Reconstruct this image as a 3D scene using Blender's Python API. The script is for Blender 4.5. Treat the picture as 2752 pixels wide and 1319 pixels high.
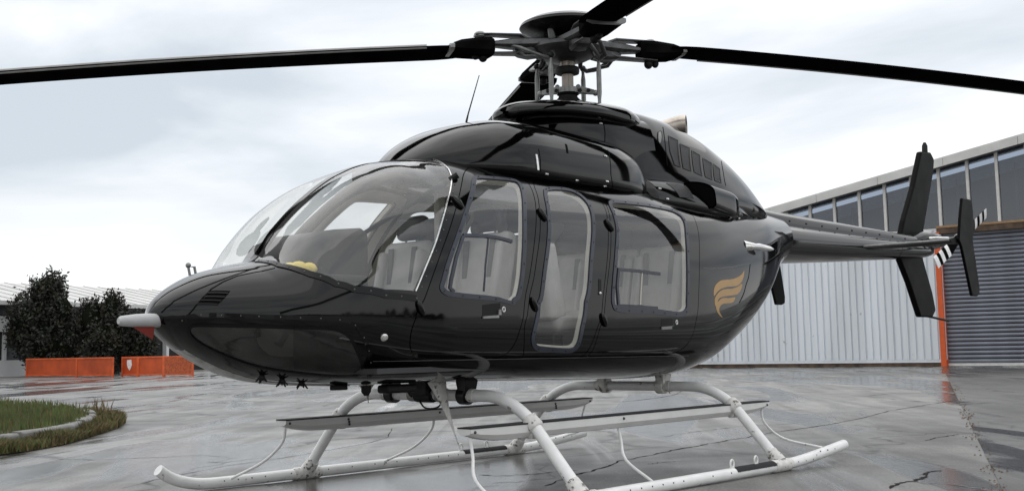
import bpy, math, random, bmesh
import numpy as np
from mathutils import Vector, Matrix, geometry
random.seed(7); rng = np.random.default_rng(7)
scene = bpy.context.scene
for o in list(bpy.data.objects): bpy.data.objects.remove(o, do_unlink=True)
COL = scene.collection

# ------------------------------------------------------------------ camera
YAW, PITCH, ROLL = 0.8232, 0.1052, -0.0199
CAM = Vector((-6.7143, -5.6163, .9054))
fw = Vector((math.sin(YAW)*math.cos(PITCH), math.cos(YAW)*math.cos(PITCH), math.sin(PITCH)))
rt = Vector((math.cos(YAW), -math.sin(YAW), 0)); up = rt.cross(fw)
r2 = rt*math.cos(ROLL)+up*math.sin(ROLL); u2 = up*math.cos(ROLL)-rt*math.sin(ROLL)
cd = bpy.data.cameras.new('camera'); cam = bpy.data.objects.new('camera', cd); COL.objects.link(cam)
cam.matrix_world = Matrix(((r2.x, u2.x, -fw.x, CAM.x), (r2.y, u2.y, -fw.y, CAM.y), (r2.z, u2.z, -fw.z, CAM.z), (0, 0, 0, 1)))
cd.sensor_width = 36; cd.lens = 41.02; cd.shift_y = -.0208; cd.clip_start = .05; cd.clip_end = 3000
scene.camera = cam

# ------------------------------------------------------------------ sky, sun, exposure
SUN_EL, SUN_AZ = math.radians(72), math.radians(43)     # azimuth of the sun in the ground plane (x = cos)
world = bpy.data.worlds.new('World'); scene.world = world; world.use_nodes = True
nt = world.node_tree; nt.nodes.clear()
def wn(t, **k):
    n = nt.nodes.new(t)
    for a, b in k.items(): setattr(n, a, b)
    return n
out = wn('ShaderNodeOutputWorld'); bg = wn('ShaderNodeBackground')
sky = wn('ShaderNodeTexSky', sky_type='NISHITA', sun_disc=False)
sky.sun_elevation = SUN_EL; sky.sun_rotation = math.radians(90)-SUN_AZ
skm = wn('ShaderNodeVectorMath', operation='SCALE'); skm.inputs['Scale'].default_value = .10
nt.links.new(sky.outputs[0], skm.inputs[0])
tc = wn('ShaderNodeTexCoord'); mp = wn('ShaderNodeMapping'); mp.inputs['Scale'].default_value = (1, 1, 3.2); mp.inputs['Location'].default_value = (.35, .1, .2)
nz = wn('ShaderNodeTexNoise'); nz.inputs['Scale'].default_value = 1.7; nz.inputs['Detail'].default_value = 7; nz.inputs['Roughness'].default_value = .52; nz.inputs['Distortion'].default_value = .5
rp = wn('ShaderNodeValToRGB'); rp.color_ramp.elements[0].position = .33; rp.color_ramp.elements[0].color = (.50, .545, .59, 1)
rp.color_ramp.elements[1].position = .56; rp.color_ramp.elements[1].color = (.92, .92, .92, 1)
e = rp.color_ramp.elements.new(.45); e.color = (.70, .725, .755, 1)
mx = wn('ShaderNodeMix', data_type='RGBA'); mx.inputs[0].default_value = .92
nt.links.new(tc.outputs['Generated'], mp.inputs[0]); nt.links.new(mp.outputs[0], nz.inputs[0]); nt.links.new(nz.outputs[0], rp.inputs[0])
sx = wn('ShaderNodeSeparateXYZ'); nt.links.new(tc.outputs['Generated'], sx.inputs[0])
hr = wn('ShaderNodeMapRange'); hr.inputs[1].default_value = .02; hr.inputs[2].default_value = .15; hr.inputs[3].default_value = .85; hr.inputs[4].default_value = 0; nt.links.new(sx.outputs[2], hr.inputs[0])
hm = wn('ShaderNodeMix', data_type='RGBA'); hm.inputs[7].default_value = (.92, .92, .915, 1); nt.links.new(hr.outputs[0], hm.inputs[0]); nt.links.new(rp.outputs[0], hm.inputs[6])
nt.links.new(skm.outputs[0], mx.inputs[6]); nt.links.new(hm.outputs[2], mx.inputs[7]); nt.links.new(mx.outputs[2], bg.inputs[0])
bg.inputs[1].default_value = 1.0; nt.links.new(bg.outputs[0], out.inputs[0])
sd = bpy.data.lights.new('sun', 'SUN'); so = bpy.data.objects.new('sun', sd); COL.objects.link(so)
sd.energy = .9; sd.angle = math.radians(100); sd.color = (1, .965, .92)
sv = Vector((math.cos(SUN_AZ)*math.cos(SUN_EL), math.sin(SUN_AZ)*math.cos(SUN_EL), math.sin(SUN_EL)))
so.rotation_euler = sv.to_track_quat('Z', 'Y').to_euler()
vs = scene.view_settings; vs.view_transform = 'Standard'; vs.look = 'None'; vs.exposure = .45; vs.gamma = 1; vs.use_curve_mapping = False

# ------------------------------------------------------------------ materials
def newmat(name):
    m = bpy.data.materials.new(name); m.use_nodes = True; return m, m.node_tree, m.node_tree.nodes['Principled BSDF']
def mat(name, col, rough=.5, metal=0, var=.15, scale=8, bump=0, bscale=60, coat=0, spec=.5, rvar=.1, stretch=None, chip=None):
    m, t, b = newmat(name); L = t.links
    b.inputs['Metallic'].default_value = metal; b.inputs['Coat Weight'].default_value = coat; b.inputs['Coat Roughness'].default_value = .04
    b.inputs['Specular IOR Level'].default_value = spec
    tc = t.nodes.new('ShaderNodeTexCoord'); n = t.nodes.new('ShaderNodeTexNoise'); n.inputs['Scale'].default_value = scale; n.inputs['Detail'].default_value = 5
    if stretch:
        mq = t.nodes.new('ShaderNodeMapping'); mq.inputs['Scale'].default_value = stretch; L.new(tc.outputs['Object'], mq.inputs[0]); L.new(mq.outputs[0], n.inputs[0])
    else: L.new(tc.outputs['Object'], n.inputs[0])
    mr = t.nodes.new('ShaderNodeMapRange'); mr.inputs[1].default_value = .3; mr.inputs[2].default_value = .7; mr.inputs[3].default_value = 1-var; mr.inputs[4].default_value = 1+var
    L.new(n.outputs[0], mr.inputs[0])
    vm = t.nodes.new('ShaderNodeVectorMath'); vm.operation = 'SCALE'; vm.inputs[0].default_value = col; L.new(mr.outputs[0], vm.inputs['Scale']); L.new(vm.outputs[0], b.inputs['Base Color'])
    if chip:        # worn spots of another colour where a finer noise peaks
        nc = t.nodes.new('ShaderNodeTexNoise'); nc.inputs['Scale'].default_value = chip[1]; nc.inputs['Detail'].default_value = 6; L.new(tc.outputs['Object'], nc.inputs[0])
        rc = t.nodes.new('ShaderNodeMapRange'); rc.inputs[1].default_value = chip[0]; rc.inputs[2].default_value = chip[0]+.05; L.new(nc.outputs[0], rc.inputs[0])
        mc = t.nodes.new('ShaderNodeMix'); mc.data_type = 'RGBA'; L.new(rc.outputs[0], mc.inputs[0]); L.new(vm.outputs[0], mc.inputs[6]); mc.inputs[7].default_value = (*chip[2], 1); L.new(mc.outputs[2], b.inputs['Base Color'])
    r = t.nodes.new('ShaderNodeMapRange'); r.inputs[1].default_value = .3; r.inputs[2].default_value = .7; r.inputs[3].default_value = max(rough*(1-rvar), .02); r.inputs[4].default_value = rough*(1+rvar)
    L.new(n.outputs[0], r.inputs[0]); L.new(r.outputs[0], b.inputs['Roughness'])
    if bump:
        n2 = t.nodes.new('ShaderNodeTexNoise'); n2.inputs['Scale'].default_value = bscale; n2.inputs['Detail'].default_value = 4; L.new(tc.outputs['Object'], n2.inputs[0])
        bp = t.nodes.new('ShaderNodeBump'); bp.inputs['Strength'].default_value = bump; bp.inputs['Distance'].default_value = .01; L.new(n2.outputs[0], bp.inputs['Height']); L.new(bp.outputs[0], b.inputs['Normal'])
    return m
def glassmat(name, tint, dirt, dscale, speck=0):
    m = bpy.data.materials.new(name); m.use_nodes = True; t = m.node_tree; t.nodes.clear(); L = t.links; N = t.nodes.new
    o = N('ShaderNodeOutputMaterial'); tr = N('ShaderNodeBsdfTransparent'); tr.inputs[0].default_value = (*tint, 1)
    g = N('ShaderNodeBsdfGlossy'); g.inputs['Roughness'].default_value = .015; lw = N('ShaderNodeLayerWeight'); lw.inputs[0].default_value = .5; pw = N('ShaderNodeMath'); pw.operation = 'POWER'; pw.inputs[1].default_value = 4.0; L.new(lw.outputs['Facing'], pw.inputs[0]); fr = N('ShaderNodeMath'); fr.operation = 'MULTIPLY_ADD'; fr.inputs[1].default_value = .90; fr.inputs[2].default_value = .10; L.new(pw.outputs[0], fr.inputs[0])
    m1 = N('ShaderNodeMixShader'); L.new(fr.outputs[0], m1.inputs[0]); L.new(tr.outputs[0], m1.inputs[1]); L.new(g.outputs[0], m1.inputs[2])
    d = N('ShaderNodeBsdfDiffuse'); d.inputs[0].default_value = (.75, .75, .72, 1); tl = N('ShaderNodeBsdfTranslucent'); tl.inputs[0].default_value = (.75, .75, .72, 1)
    md = N('ShaderNodeMixShader'); md.inputs[0].default_value = .5; L.new(d.outputs[0], md.inputs[1]); L.new(tl.outputs[0], md.inputs[2])
    tc = N('ShaderNodeTexCoord'); n = N('ShaderNodeTexNoise'); n.inputs['Scale'].default_value = dscale; n.inputs['Detail'].default_value = 6; L.new(tc.outputs['Object'], n.inputs[0])
    mr = N('ShaderNodeMapRange'); mr.inputs[1].default_value = .35; mr.inputs[2].default_value = .75; mr.inputs[3].default_value = dirt*.4; mr.inputs[4].default_value = dirt*1.6; L.new(n.outputs[0], mr.inputs[0])
    fac = mr.outputs[0]
    if speck:
        v = N('ShaderNodeTexVoronoi'); v.inputs['Scale'].default_value = 55; L.new(tc.outputs['Object'], v.inputs[0])
        n3 = N('ShaderNodeTexNoise'); n3.inputs['Scale'].default_value = 2.5; L.new(tc.outputs['Object'], n3.inputs[0])
        th = N('ShaderNodeMath'); th.operation = 'MULTIPLY'; th.inputs[1].default_value = .55; sb_ = N('ShaderNodeMath'); sb_.operation = 'SUBTRACT'; sb_.inputs[1].default_value = .50; L.new(n3.outputs[0], sb_.inputs[0]); L.new(sb_.outputs[0], th.inputs[0])
        lt = N('ShaderNodeMath'); lt.operation = 'LESS_THAN'; L.new(v.outputs['Distance'], lt.inputs[0]); L.new(th.outputs[0], lt.inputs[1])
        ms = N('ShaderNodeMath'); ms.operation = 'MULTIPLY_ADD'; ms.inputs[1].default_value = speck; L.new(lt.outputs[0], ms.inputs[0]); L.new(fac, ms.inputs[2]); fac = ms.outputs[0]
    m2 = N('ShaderNodeMixShader'); L.new(fac, m2.inputs[0]); L.new(m1.outputs[0], m2.inputs[1]); L.new(md.outputs[0], m2.inputs[2]); L.new(m2.outputs[0], o.inputs[0])
    return m
PAINT = mat('black gloss paint', (.0012, .0012, .0013), .07, var=.2, scale=3, bump=.02, bscale=4, spec=.38, rvar=.35)
PAINT2 = mat('black satin paint', (.003, .003, .0032), .28, var=.3, scale=5, spec=.3)
MATTE = mat('matt black', (.008, .008, .008), .6, var=.3, spec=.3)
FINBLK = mat('fin black', (.004, .004, .004), .45, var=.3, spec=.06)
SEAM = mat('seam sealant black', (.002, .002, .002), .8, spec=.1)
SEAML = mat('worn seam edge', (.10, .10, .10), .5)
GASKET = mat('slate window gasket', (.027, .032, .047), .38, var=.25, scale=20)
GLASS = glassmat('cabin glass', (.88, .89, .89), .012, 5)
WSGLASS = glassmat('dusty windshield', (.86, .87, .86), .05, 6, .40)
CHING = glassmat('smoked chin glass', (.07, .07, .07), .030, 5)
CREAM = mat('cream cabin trim', (.58, .555, .49), .6, var=.06, scale=10)
GREYTRIM = mat('grey cabin lining', (.14, .135, .128), .7, var=.1)
LEATHER = mat('grey leather', (.46, .45, .43), .5, var=.12, bump=.15, bscale=40)
DARKLEATHER = mat('charcoal leather', (.035, .035, .037), .5, var=.15)
TAN = mat('tan veneer', (.30, .18, .09), .4, var=.25, scale=14)
PANEL = mat('instrument hood black', (.016, .016, .017), .55)
WHITE = mat('white skid paint', (.80, .80, .79), .32, var=.07, scale=9, bump=.06, bscale=30, chip=(.66, 16, (.30, .29, .27)))
OLDWHITE = mat('chipped white paint', (.68, .67, .64), .5, var=.16, scale=25, bump=.2, chip=(.60, 30, (.16, .14, .12)))
STEPM = mat('step board grey white', (.68, .68, .66), .4, var=.06, scale=5)
GRIP = mat('black grip tape', (.02, .02, .022), .9, var=.4, scale=60, bump=.5, bscale=200)
HUBM = mat('worn hub metal', (.11, .11, .11), .38, metal=.3, var=.35, scale=12)
STEEL = mat('grey painted metal', (.24, .24, .235), .35, metal=.3, var=.25, scale=15)
DARKMET = mat('dark hub metal', (.045, .045, .046), .38, metal=.2, var=.35, scale=14)
BRIGHT = mat('bright latch metal', (.72, .72, .70), .22, metal=.9, var=.2, scale=40)
MASTM = mat('mast bronze grey', (.27, .24, .21), .35, metal=.6, var=.15)
EXH = mat('exhaust steel', (.55, .49, .43), .33, metal=.8, var=.25, scale=9)
BLADE = mat('rotor blade black', (.006, .006, .006), .6, var=.5, scale=4, spec=.0)
BLADEEDGE = mat('blade leading edge', (.30, .30, .29), .4, metal=.6, var=.2)
GOLD = mat('gold decal', (.42, .25, .09), .35, var=.1, metal=.2)
REDM = mat('red cover cloth', (.20, .02, .012), .7)
ORANGE = mat('orange barrier plastic', (.60, .105, .025), .55, var=.30, scale=2.2, bump=.1, bscale=10)
YELLOW = mat('yellow cloth', (.95, .74, .16), .7)
WHITEST = mat('white marking', (.8, .8, .8), .5)
MESHM = mat('vent wire mesh', (.012, .012, .013), .5, var=.5, scale=120, bump=.6, bscale=250)

# ------------------------------------------------------------------ mesh helpers
class MB:
    def __init__(s): s.v = []; s.f = []
    def add(s, vs, fs):
        k = len(s.v); s.v += [tuple(map(float, p)) for p in vs]; s.f += [tuple(i+k for i in f) for f in fs]; return s
    def loft(s, rings, close=True, cap=True):
        n = len(rings[0]); V = [p for r in rings for p in r]; F = []
        for i in range(len(rings)-1):
            for j in range(n if close else n-1):
                a, b = i*n+j, i*n+(j+1) % n; F.append((a, b, b+n, a+n))
        if cap: F.append(tuple(range(n-1, -1, -1))); F.append(tuple(range((len(rings)-1)*n, len(rings)*n)))
        return s.add(V, F)
    def tube(s, pts, r, seg=12, cap=True, flat=1.0):
        P = [Vector(p) for p in pts]; n = len(P); rings = []; ref = None
        for i in range(n):
            d = (P[min(i+1, n-1)]-P[max(i-1, 0)]).normalized()
            if ref is None: ref = Vector((0, 0, 1)) if abs(d.z) < .9 else Vector((1, 0, 0))
            a = (ref-d*ref.dot(d)).normalized(); ref = a; b = d.cross(a)
            rr = r[i] if hasattr(r, '__len__') else r
            rings.append([P[i]+a*rr*flat*math.cos(2*math.pi*k/seg)+b*rr*math.sin(2*math.pi*k/seg) for k in range(seg)])
        return s.loft(rings, True, cap)
    def box(s, c, sz, R=None):
        c = Vector(c); V = []
        for x in (-.5, .5):
            for y in (-.5, .5):
                for z in (-.5, .5):
                    p = Vector((x*sz[0], y*sz[1], z*sz[2])); V.append(c+(R @ p if R else p))
        return s.add(V, [(0, 1, 3, 2), (4, 6, 7, 5), (0, 4, 5, 1), (2, 3, 7, 6), (0, 2, 6, 4), (1, 5, 7, 3)])
    def lathe(s, prof, c=(0, 0, 0), seg=32, axis='z'):
        rings = []
        for r, h in prof:
            ring = []
            for k in range(seg):
                a = 2*math.pi*k/seg; x, y = r*math.cos(a), r*math.sin(a)
                p = {'z': (x, y, h), 'y': (y, h, x), 'x': (h, x, y)}[axis]; ring.append((c[0]+p[0], c[1]+p[1], c[2]+p[2]))
            rings.append(ring)
        return s.loft(rings)
    def ball(s, c, r, seg=12, rings=8):
        prof = [(max(math.sin(math.pi*i/rings), 1e-4), -math.cos(math.pi*i/rings)) for i in range(rings+1)]
        k = len(s.v); s.lathe(prof, seg=seg); r = r if hasattr(r, '__len__') else (r, r, r)
        s.v[k:] = [(c[0]+p[0]*r[0], c[1]+p[1]*r[1], c[2]+p[2]*r[2]) for p in s.v[k:]]; return s
    def prism(s, poly, off):
        """polygon of 3D points swept by the vector off"""
        n = len(poly); V = [Vector(p) for p in poly]; V2 = [p+Vector(off) for p in V]
        return s.add(V+V2, [tuple(range(n-1, -1, -1)), tuple(range(n, 2*n))]+[(i, (i+1) % n, n+(i+1) % n, n+i) for i in range(n)])
    def xf(s, M):
        s.v = [tuple(M @ Vector(p)) for p in s.v]; return s
    def build(s, name, m, parent=None, smooth=True, bevel=0, ang=35):
        me = bpy.data.meshes.new(name); me.from_pydata(s.v, [], s.f); me.validate()
        bm = bmesh.new(); bm.from_mesh(me); bmesh.ops.recalc_face_normals(bm, faces=bm.faces); bm.to_mesh(me); bm.free()
        return finish(me, name, m, parent, smooth, bevel, ang)
def finish(me, name, m, parent=None, smooth=True, bevel=0, ang=35):
    for k in (m if isinstance(m, (list, tuple)) else [m]): me.materials.append(k)
    if smooth:
        me.polygons.foreach_set('use_smooth', [True]*len(me.polygons)); me.set_sharp_from_angle(angle=math.radians(ang))
    o = bpy.data.objects.new(name, me); COL.objects.link(o)
    if parent: o.parent = parent
    if bevel:
        b = o.modifiers.new('bevel', 'BEVEL'); b.width = bevel; b.segments = 3; b.limit_method = 'ANGLE'; b.angle_limit = math.radians(40)
    return o
def tag(o, label=None, cat=None, group=None, kind=None):
    if label: o['label'] = label
    if cat: o['category'] = cat
    if group: o['group'] = group
    if kind: o['kind'] = kind
    return o
def empty(name, label=None, cat=None, loc=(0, 0, 0), group=None):
    o = bpy.data.objects.new(name, None); COL.objects.link(o); o.location = loc; o.empty_display_size = .2
    return tag(o, label, cat, group)
def spline(pts, n=8):
    """Catmull-Rom through the points"""
    P = [Vector(p) for p in pts]; P = [P[0]*2-P[1]]+P+[P[-1]*2-P[-2]]; out = []
    for i in range(1, len(P)-2):
        for k in range(n):
            t = k/n; a, b, c, d = P[i-1:i+3]
            out.append(.5*((2*b)+(c-a)*t+(2*a-5*b+4*c-d)*t*t+(3*b-a-3*c+d)*t**3))
    return out+[P[-2]]
def child(o, parent): o.parent = parent; return o

# ------------------------------------------------------------------ lofted bodies of the helicopter
def pchip(xs, ys):
    h = np.diff(xs); d = np.diff(ys)/h; m = np.zeros(len(xs))
    for i in range(1, len(xs)-1):
        if d[i-1]*d[i] > 0:
            w1 = 2*h[i]+h[i-1]; w2 = h[i]+2*h[i-1]; m[i] = (w1+w2)/(w1/d[i-1]+w2/d[i])
    m[0] = d[0]; m[-1] = d[-1]
    def F(x):
        x = np.clip(x, xs[0], xs[-1]); i = np.clip(np.searchsorted(xs, x)-1, 0, len(xs)-2); t = (x-xs[i])/h[i]
        return (2*t**3-3*t**2+1)*ys[i]+(t**3-2*t**2+t)*h[i]*m[i]+(-2*t**3+3*t**2)*ys[i+1]+(t**3-t**2)*h[i]*m[i+1]
    return F
class Shell:
    """lofted body: stations x, z bottom, z top, half width, z of the widest line, lower and upper roundness"""
    def __init__(s, table, bubble=False, taper=0):
        T = np.array(table, float); s.T = T; s.x0, s.x1 = T[0, 0], T[-1, 0]; s.bubble = bubble; s.taper = taper
        s.F = [pchip(T[:, 0], T[:, k]) for k in range(1, 7)]
    def S(s, x, v):
        x = np.asarray(x, float); v = np.asarray(v, float)
        zb, zt, w, zw, nb, nt = [F(x) for F in s.F]
        lo = v < .5
        a = np.clip(np.where(lo, v/.5, (v-.5)/.5), 0, 1)*np.pi/2
        sn, c = np.sin(a), np.clip(np.cos(a), 0, 1)
        y = np.where(lo, w*np.power(sn, 2/nb), w*np.power(c, 2/nt))
        z = np.where(lo, zw-(zw-zb)*np.power(c, 2/nb), zw+(zt-zw)*np.power(sn, 2/nt))
        xx = x+0*y
        if s.taper: y = y*(1-s.taper*np.where(lo, 0, (z-zw)/np.maximum(zt-zw, 1e-6))*np.clip((zt-zw)/.25, 0, 1))
        if s.bubble:                      # each windshield half bulges a little
            t = np.clip((x+3.0)/1.1, 0, 1); g = np.clip((v-.60)/.36, 0, 1)
            h = .05*np.sin(np.pi*t)*np.sin(np.pi*g)**1.5
            xx = xx-h*.6; y = y+h*.6*np.where(lo, 0, c); z = z+h*np.where(lo, 0, sn)
        return np.stack([xx, -y, z], -1)
    def vofz(s, x, z):
        zb, zt, w, zw, nb, nt = [float(F(x)) for F in s.F]
        if z < zw:
            t = min(max((zw-z)/(zw-zb), 0), 1); return .5*np.arccos(t**(nb/2))/(np.pi/2)
        t = min(max((z-zw)/(zt-zw), 0), 1); return .5+.5*np.arcsin(t**(nt/2))/(np.pi/2)
    def N(s, x, v):
        x = np.asarray(x, float); v = np.asarray(v, float); h = 2e-3
        a = s.S(np.clip(x+h, s.x0, s.x1), v)-s.S(np.clip(x-h, s.x0, s.x1), v)
        b = s.S(x, np.clip(v+h, 0, 1))-s.S(x, np.clip(v-h, 0, 1))
        n = np.cross(a, b); n /= np.maximum(np.linalg.norm(n, axis=-1, keepdims=True), 1e-12)
        p = s.S(x, v); zw = s.F[3](x); d = np.stack([0*p[..., 0], p[..., 1], p[..., 2]-zw], -1)
        return np.where(((n*d).sum(-1) < 0)[..., None], -n, n)
FUSE = Shell([
[-3.50,1.09,1.12,.015,1.105,2.0,2.0],
[-3.44,1.03,1.20,.14,1.105,1.8,2.0],
[-3.34,.95,1.275,.265,1.105,1.75,2.0],
[-3.18,.86,1.35,.41,1.10,1.8,2.0],
[-3.00,.785,1.395,.54,1.10,1.9,2.1],
[-2.87,.75,1.425,.61,1.10,2.0,2.2],
[-2.70,.725,1.62,.68,1.10,2.15,2.3],
[-2.50,.71,1.81,.74,1.10,2.4,2.4],
[-2.25,.70,1.98,.785,1.10,2.8,2.45],
[-2.00,.70,2.075,.815,1.12,3.2,2.5],
[-1.60,.695,2.125,.83,1.15,3.5,2.7],
[-0.90,.68,2.135,.84,1.15,3.5,2.8],
[0.00,.66,2.135,.84,1.18,3.4,2.8],
[0.50,.655,2.12,.825,1.20,3.2,2.7],
[0.90,.69,2.12,.79,1.25,2.8,2.6],
[1.40,.84,2.11,.71,1.38,2.5,2.4],
[1.90,1.08,2.10,.60,1.55,2.3,2.3],
[2.40,1.44,2.085,.43,1.75,2.1,2.1],
[2.80,1.60,2.07,.29,1.84,2.0,2.0],
], True)
ROOF = Shell([
[-1.78,2.05,2.085,.04,2.07,2,2],[-1.74,1.98,2.135,.19,2.07,2,2.2],[-1.65,1.95,2.22,.34,2.065,2,2.4],[-1.50,1.95,2.32,.46,2.06,2,2.6],
[-1.32,1.95,2.395,.54,2.055,2,2.8],[-1.10,1.95,2.445,.59,2.05,2,3],[-.85,1.95,2.465,.61,2.04,2,2.9],[-.3,1.95,2.45,.615,2.03,2,3.0],
[-.05,1.93,2.44,.60,2.03,2,3.0],[.15,1.93,2.41,.565,2.03,2,3.0],[.3,1.95,2.34,.50,2.04,2,2.6],[.36,1.97,2.28,.44,2.05,2,2.4]], taper=.06)
LIP = Shell([
[-.70,2.57,2.59,.03,2.58,2,2],[-.68,2.545,2.63,.12,2.585,2.5,2],[-.62,2.535,2.66,.21,2.59,3,2],[-.50,2.535,2.685,.30,2.595,3,2],
[-.30,2.54,2.71,.375,2.60,3,2.1],[-.05,2.54,2.73,.42,2.60,3,2.2],[.2,2.53,2.738,.425,2.59,3,2.4],[.4,2.53,2.72,.37,2.59,3,2.4],[.52,2.54,2.68,.28,2.6,3,2.2],[.56,2.56,2.65,.2,2.6,2,2]])
NECK = Shell([
[-.56,2.28,2.58,.04,2.35,3,3],[-.53,2.26,2.59,.13,2.35,3,3],[-.42,2.25,2.61,.24,2.35,4,4],[-.2,2.2,2.63,.35,2.3,4,5],[.1,2.2,2.65,.42,2.28,4,5],[.5,2.2,2.65,.45,2.28,4,5]], taper=.10)
ENGINE = Shell([
[.06,2.1,2.60,.36,2.2,3,3.4],[.12,2.0,2.66,.43,2.15,3,3.6],[.25,1.95,2.715,.49,2.1,3,3.8],[.42,1.94,2.735,.525,2.08,3,4],[.65,1.93,2.725,.55,2.07,3,4.5],[.9,1.92,2.705,.56,2.06,3,4.5],[1.25,1.90,2.64,.555,2.05,3,4.5],
[1.6,1.88,2.54,.525,2.05,2.8,4],[1.9,1.87,2.43,.475,2.04,2.6,3.4],[2.12,1.87,2.31,.41,2.03,2.4,3],[2.28,1.88,2.185,.335,2.02,2.2,2.6],[2.40,1.9,2.06,.25,2.0,2,2.4],[2.47,1.93,2.01,.15,1.98,2,2]], taper=.38)
DECK = Shell([
[.2,1.85,2.14,.50,1.98,2,2.6],[.3,1.85,2.20,.605,1.97,2,3],[.7,1.84,2.21,.625,1.96,2,3.4],[1.1,1.82,2.18,.61,1.95,2,3.4],[1.45,1.8,2.12,.57,1.95,2,3],[1.8,1.8,2.05,.47,1.94,2,2.6],[2.1,1.8,2.0,.34,1.93,2,2.2]], taper=.10)

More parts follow.
